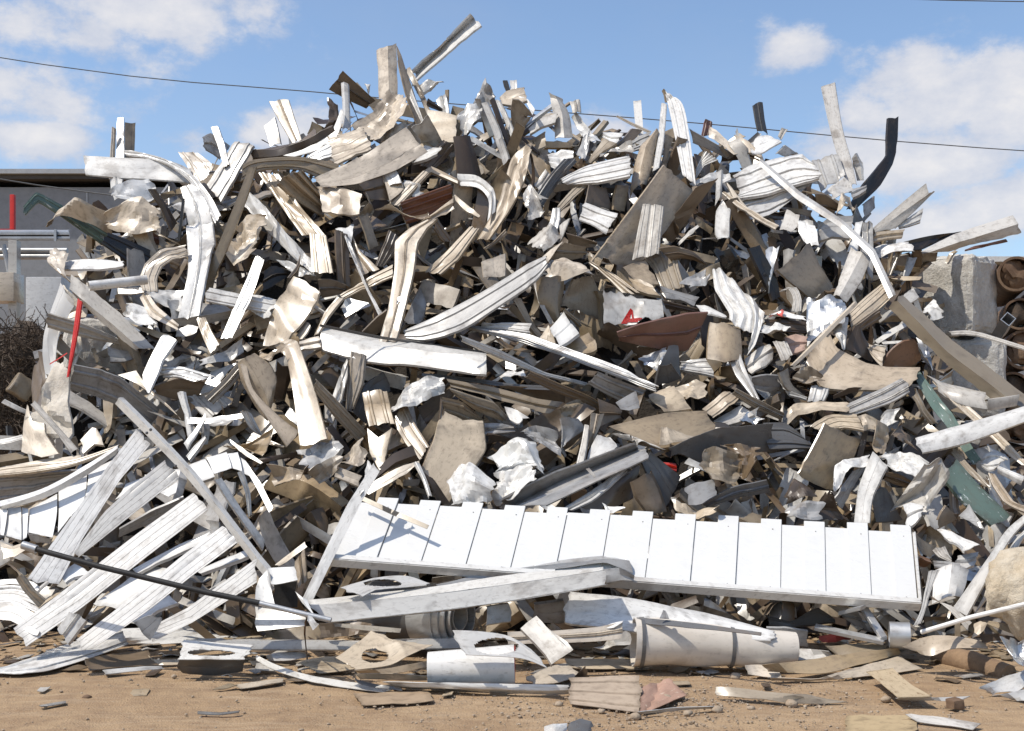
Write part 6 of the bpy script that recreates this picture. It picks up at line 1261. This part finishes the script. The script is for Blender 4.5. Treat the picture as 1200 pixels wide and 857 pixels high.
def core_z(x, y):
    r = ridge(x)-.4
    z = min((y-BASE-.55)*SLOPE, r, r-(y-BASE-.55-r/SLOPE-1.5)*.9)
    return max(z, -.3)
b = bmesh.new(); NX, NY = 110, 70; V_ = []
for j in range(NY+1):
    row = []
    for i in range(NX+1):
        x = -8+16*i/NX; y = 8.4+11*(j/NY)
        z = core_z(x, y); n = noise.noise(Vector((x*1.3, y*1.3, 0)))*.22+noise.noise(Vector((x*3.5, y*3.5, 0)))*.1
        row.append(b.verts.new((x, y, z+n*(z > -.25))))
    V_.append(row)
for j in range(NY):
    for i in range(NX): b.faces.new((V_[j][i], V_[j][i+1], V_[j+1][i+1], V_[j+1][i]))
core = bm_obj('heap_mound', b, MATS['shaded_heap_dirt'], smooth=80); tag(core, kind='structure')

def inside(poly, x, y):
    c = False; n = len(poly)
    for i in range(n):
        x0, y0 = poly[i]; x1, y1 = poly[(i+1) % n]
        if (y0 > y) != (y1 > y) and x < (x1-x0)*(y-y0)/(y1-y0)+x0: c = not c
    return c
INNER = [(x, y+5) for x, y in HEAP]+[(1300, 745), (0, 745), (-200, 740)]
# colour of the fill by region of the heap
def palette(px, py, r):
    if px < 260: pal = 'WOOCTYYQBB' if py < 430 else 'WOOQGCYBB'
    elif px < 600: pal = 'CCTTTYYBBEO'
    elif px < 860: pal = 'TYYBBEEGOQC'
    else: pal = 'CTYYBBEEGOQQ'
    return r.choice(pal)
rf = random.Random(21)
def bent_strip(px, py, r, depth, big, sc=1.):
    """a random bent strip or sheet lying in the heap near photo point (px, py)"""
    Yc = heapY(px, py)+depth; c = at(px, py, Yc)
    L = r.uniform(.3, .8) if big else r.uniform(.25, .95); w = r.uniform(.1, .26) if big else r.choice((r.uniform(.035, .11), r.uniform(.06, .2)))
    L *= sc; w *= sc
    a = r.uniform(0, math.pi); d = Vector((math.cos(a), r.uniform(-.3, .8)*1., math.sin(a))).normalized()
    up = Vector((r.uniform(-.7, .5), -r.uniform(.2, 1), r.uniform(-.2, 1.))).normalized()
    s = d.cross(up).normalized(); n = s.cross(d).normalized()
    m = r.choice((3, 4)); bend = r.uniform(-.9, .9) if big else r.gauss(0, .28); tw = r.uniform(-.5, .5); pts = []; p = c-d*L/2; dd = d.copy()
    for i in range(m):
        pts.append(p.copy()); dd = (dd+n*bend*r.uniform(.2, .9)/m*2).normalized(); p = p+dd*L/(m-1)
    A = []; B = []
    for i, p in enumerate(pts):
        t = (i/(m-1)-.5)*tw*2; sv = (s*math.cos(t)+n*math.sin(t)).normalized(); A.append(p-sv*w/2); B.append(p+sv*w/2)
    if r.random() < .45:      # folded along its length
        C_ = [q+(n*r.uniform(.3, 1)-s*.1).normalized()*w*.5*(-1) for q in B]; return [A, B, C_]
    return [A, B]
# loose offcuts far too many to count, deep between the pieces
cells = {}
def covered(px, py): return any(inside(poly, px, py) for _, poly in PIECES)
bufs = newbuf(); SM = list('WOCTYBEGQDXS'); cnt = 0
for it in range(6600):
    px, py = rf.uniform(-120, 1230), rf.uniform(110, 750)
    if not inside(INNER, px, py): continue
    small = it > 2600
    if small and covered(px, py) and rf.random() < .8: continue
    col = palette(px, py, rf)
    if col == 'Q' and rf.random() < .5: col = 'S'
    if it < 2600 and rf.random() < .65: col = rf.choice('BEEYGDBTY')  # deep pieces get darker colours, shade of the gaps put into them
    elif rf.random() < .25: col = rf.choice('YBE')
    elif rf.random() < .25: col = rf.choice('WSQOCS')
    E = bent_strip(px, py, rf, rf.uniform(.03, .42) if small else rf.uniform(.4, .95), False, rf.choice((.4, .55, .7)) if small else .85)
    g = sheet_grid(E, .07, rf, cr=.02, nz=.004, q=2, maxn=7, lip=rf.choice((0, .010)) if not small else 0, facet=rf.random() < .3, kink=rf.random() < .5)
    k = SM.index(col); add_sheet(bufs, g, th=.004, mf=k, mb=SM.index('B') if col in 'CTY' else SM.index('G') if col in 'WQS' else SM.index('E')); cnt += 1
for _ in range(620):          # flat shards lying on the dirt, thickening towards the heap
    py = 742+abs(rf.gauss(0, 24)); px = rf.uniform(-30, 1230); c = on_ground(px, py, .012); a = rf.uniform(0, 6.3); L = rf.uniform(.03, .17); w = L*rf.uniform(.2, .8)
    d = Vector((math.cos(a), math.sin(a), rf.uniform(-.08, .12)))*L/2; e = Vector((-math.sin(a), math.cos(a), rf.uniform(-.12, .12)))*w/2
    g = sheet_grid([[c-d-e, c-e*1.1, c+d-e*rf.uniform(.3, 1)], [c-d+e*rf.uniform(.3, 1), c+e+Vector((0, 0, rf.uniform(0, .02))), c+d+e]], .05, rf, cr=.008, nz=.003, q=2, maxn=4, kink=True)
    k = SM.index(rf.choice('OCTYBBEGQYT')); add_sheet(bufs, g, th=.004, mf=k, mb=SM.index('B'))
me = buf_mesh('loose_offcuts', bufs); fillo = link('loose_offcuts', me, [KEY[k] for k in SM]); tag(fillo, 'countless bent offcuts of sheet metal packed deep in the heap', kind='stuff', cat='scrap metal')
# individual smaller pieces wherever the big ones leave a gap
MARKS = [('the bent tan arch', 455, 330), ('the red marked sheet', 790, 365), ('the white pleated fan', 865, 345), ('the long grey white strip', 545, 350), ('the big brown stained panel', 735, 260), ('the wide white hanging strip', 230, 280), ('the broad bent tan strip', 355, 460),
         ('the long white gutter', 475, 412), ('the large cream panel', 535, 520), ('the white crumpled sacks', 590, 545), ('the big grey channel', 680, 555), ('the curved tan trough', 990, 430), ('the nested grey bundle', 660, 420), ('the long tan plank at the summit', 430, 190),
         ('the white moulded gutter', 700, 200), ('the ribbed white shoulder sheets', 905, 215), ('the tan box beam', 1110, 410), ('the broken shutter', 190, 600), ('the green beam', 1150, 570), ('the black hanging sheet', 890, 310), ('the big creased tan panel', 340, 370), ('the curled C channel', 185, 320),
         ('the bright slatted panel', 740, 640), ('the dark crumpled fists', 850, 550), ('the big grey panel at left', 120, 450), ('the wide tan curved sheet', 770, 495), ('the big cream knot', 1085, 570), ('the long white bar', 970, 250)]
ADJ = dict(W='white', O='off white', C='cream', T='tan', Y='dusty tan', B='brown', E='dark brown', G='grey', Q='pale grey', S='silver')
USED = set()
def fill_label(px, py, col, E, r):
    ms = sorted(MARKS, key=lambda m: (m[1]-px)**2+(m[2]-py)**2)
    shape = ('folded ' if len(E) == 3 else 'bent ')
    ln = (E[0][-1]-E[0][0]).length; size = 'small' if ln < .38 else 'medium' if ln < .55 else 'longer'
    for a in ms[:4]:
        dx, dy = px-a[1], py-a[2]
        rel = ('right of' if dx > 0 else 'left of') if abs(dx) > abs(dy)*1.3 else ('below' if dy > 0 else 'above') if abs(dy) > abs(dx)*1.3 else ('below and right of' if dx > 0 and dy > 0 else 'below and left of' if dy > 0 else 'above and right of' if dx > 0 else 'above and left of')
        s = f'{size} {shape}{ADJ[col]} offcut {rel} {a[0]}'
        if s not in USED: USED.add(s); return s
    for a in ms[:4]:
        for b_ in ms[:6]:
            s = f'{size} {shape}{ADJ[col]} offcut between {a[0]} and {b_[0]}'
            if b_ is not a and s not in USED: USED.add(s); return s
    return f'{size} {shape}{ADJ[col]} offcut buried near {ms[0][0]}'
spots = []; tries = 0
while len(spots) < 130 and tries < 9000:
    tries += 1; px, py = rf.uniform(20, 1180), rf.uniform(150, 730)
    if not inside(INNER, px, py) or covered(px, py): continue
    if any((px-a)**2+(py-b_)**2 < 15**2 for a, b_ in spots): continue
    spots.append((px, py))
for px, py in spots:
    col = palette(px, py, rf); E = bent_strip(px, py, rf, rf.uniform(.02, .3), True)
    g = sheet_grid(E, .04, rf, cr=.03, maxn=16, auto=True, facet=rf.random() < .3, tear=.02, kink=rf.random() < .4)
    bf = newbuf(); add_sheet(bf, g); o = link('metal_offcut', buf_mesh('metal_offcut', bf), [KEY[col], KEY['B' if col in 'CTY' else 'G']])
    origin_to(o, at(px, py, heapY(px, py))); tag(o, fill_label(px, py, col, E, rf), 'offcut', 'offcuts lying in the scrap heap')

# ------------------------------------------------------------------ ground
def ground_mat():
    m, t, p = nodes_of('dirt')
    v = t.nodes.new('ShaderNodeTexCoord').outputs['Object']
    big = tex(t, 'ShaderNodeTexNoise', v, .7, Detail=6., Roughness=.6); mid = tex(t, 'ShaderNodeTexNoise', v, 6., Detail=8., Roughness=.7)
    mp = t.nodes.new('ShaderNodeMapping'); t.links.new(v, mp.inputs[0]); mp.inputs['Scale'].default_value = (.8, 7, 1)
    drag = tex(t, 'ShaderNodeTexNoise', mp.outputs[0], 2.2, Detail=6., Roughness=.6)
    grit = tex(t, 'ShaderNodeTexVoronoi', v, 46.); grit2 = tex(t, 'ShaderNodeTexNoise', v, 90., Detail=3.)
    c = mix(t, rng(t, big.outputs[0], .35, .65), (.335, .225, .13), (.41, .288, .172))
    c = mix(t, rng(t, mid.outputs[0], .42, .66, 0, .7), c, (.215, .14, .085))
    c = mix(t, rng(t, drag.outputs[0], .5, .75, 0, .5), c, (.46, .355, .245))
    c = mix(t, rng(t, grit.outputs['Distance'], .22, .1, 0, .55), c, (.30, .22, .16))
    c = mix(t, rng(t, grit2.outputs[0], .6, .75, 0, .5), c, (.45, .37, .28))
    t.links.new(c, p.inputs['Base Color']); p.inputs['Roughness'].default_value = .95; p.inputs['Specular IOR Level'].default_value = .15
    bp = t.nodes.new('ShaderNodeBump'); bp.inputs['Strength'].default_value = 1.; bp.inputs['Distance'].default_value = .035
    h = mix(t, .4, mid.outputs[0], drag.outputs[0]); h = mix(t, .3, h, grit2.outputs[0])
    t.links.new(h, bp.inputs['Height']); t.links.new(bp.outputs[0], p.inputs['Normal']); return m
xs = sorted(set([-500, -200, -80, -40, -20]+[-10+i*.14 for i in range(144)]+[20, 40, 80, 200, 500])); ys = sorted(set([-60, -20, 0, 3]+[4.6+i*.075 for i in range(70)]+[10+i*.5 for i in range(20)]+[25, 40, 80, 200, 500, 1500]))
b = bmesh.new(); V_ = []
for y in ys:
    row = []
    for x in xs:
        k = max(0, min(1, (11-abs(x))/2))*max(0, min(1, (12-y)/2))
        z = k*(.022*noise.noise(Vector((x*.9, y*1.4, 0)))+.014*noise.noise(Vector((x*3, y*5, 0)))+.010*noise.noise(Vector((x*9, y*11, 0))))-.004*k
        row.append(b.verts.new((x, y, z)))
    V_.append(row)
for j in range(len(ys)-1):
    for i in range(len(xs)-1): b.faces.new((V_[j][i], V_[j][i+1], V_[j+1][i+1], V_[j+1][i]))
gnd = bm_obj('ground', b, ground_mat(), smooth=80); tag(gnd, kind='structure')
# grit and pebbles
def pebbles(name, n, lo, hi, fn, seed, label):
    r = random.Random(seed); bfv = []; bff = []
    ico = bmesh.new(); bmesh.ops.create_icosphere(ico, subdivisions=1, radius=1); base = [v.co.copy() for v in ico.verts]; fs = [[v.index for v in f.verts] for f in ico.faces]; ico.free()
    for _ in range(n):
        p = fn(r); s = lo*(hi/lo)**(r.random()**2.2); q = Matrix.Rotation(r.uniform(0, 6.3), 3, 'Z'); o0 = len(bfv); sx, sy, sz = s*r.uniform(.7, 1.4), s*r.uniform(.7, 1.2), s*r.uniform(.45, .8)
        for c in base:
            w = q @ Vector((c.x*sx*r.uniform(.8, 1.15), c.y*sy*r.uniform(.8, 1.15), c.z*sz)); bfv.append((w+p+Vector((0, 0, sz*.35)))[:])
        bff += [[o0+k for k in f] for f in fs]
    me = bpy.data.meshes.new(name); me.from_pydata(bfv, [], bff); me.update()
    o = link(name, me, [MATS['pebble']]); tag(o, label, kind='stuff'); return o
def spot(r):
    py = r.choice((r.uniform(770, 870), r.uniform(745, 800))); px = r.uniform(-40, 1240)
    if r.random() < .55: px, py = r.gauss(800, 160), r.gauss(825, 18)
    return on_ground(px, min(max(py, 742), 880))
pebbles('grit', 4200, .0025, .012, spot, 4, 'fine grit and pebbles scattered over the dirt')
for (px, py, s, lab) in ((862, 795, .03, 'pale stone lying right of the pink torn card'), (780, 822, .034, 'pale tan stone resting on the pink torn card'), (655, 827, .02, 'round tan stone below the tan ribbed card'), (745, 842, .026, 'tan stone behind the dark round cap at the bottom edge'),
        (928, 828, .03, 'brown rounded stone below the torn pale sheet at right'), (840, 834, .028, 'flat tan stone right of the grey white torn strip'), (1038, 822, .025, 'white stone in front of the weathered wooden board'), (806, 838, .022, 'small grey stone left of the flat tan stone'),
        (102, 819, .02, 'dark stone lying alone on the dirt at left'), (204, 794, .016, 'grey white pebble below the white pan shaped plate'), (880, 832, .02, 'tan pebble between the flat stone and the torn pale sheet'), (705, 835, .018, 'grey pebble left of the pink torn card'), (1047, 760, .055, 'pale lump of stone left of the lifted tan sheet')):
    thing_mesh('stone', rock_bm(on_ground(px, py)+Vector((0, 0, s*.4)), (s*1.2, s, s*.8), px*.1, 2, .3), MATS['pebble'] if px != 102 else MATS['rusty_steel'], lab, 'stone', 'stones on the dirt', 60)
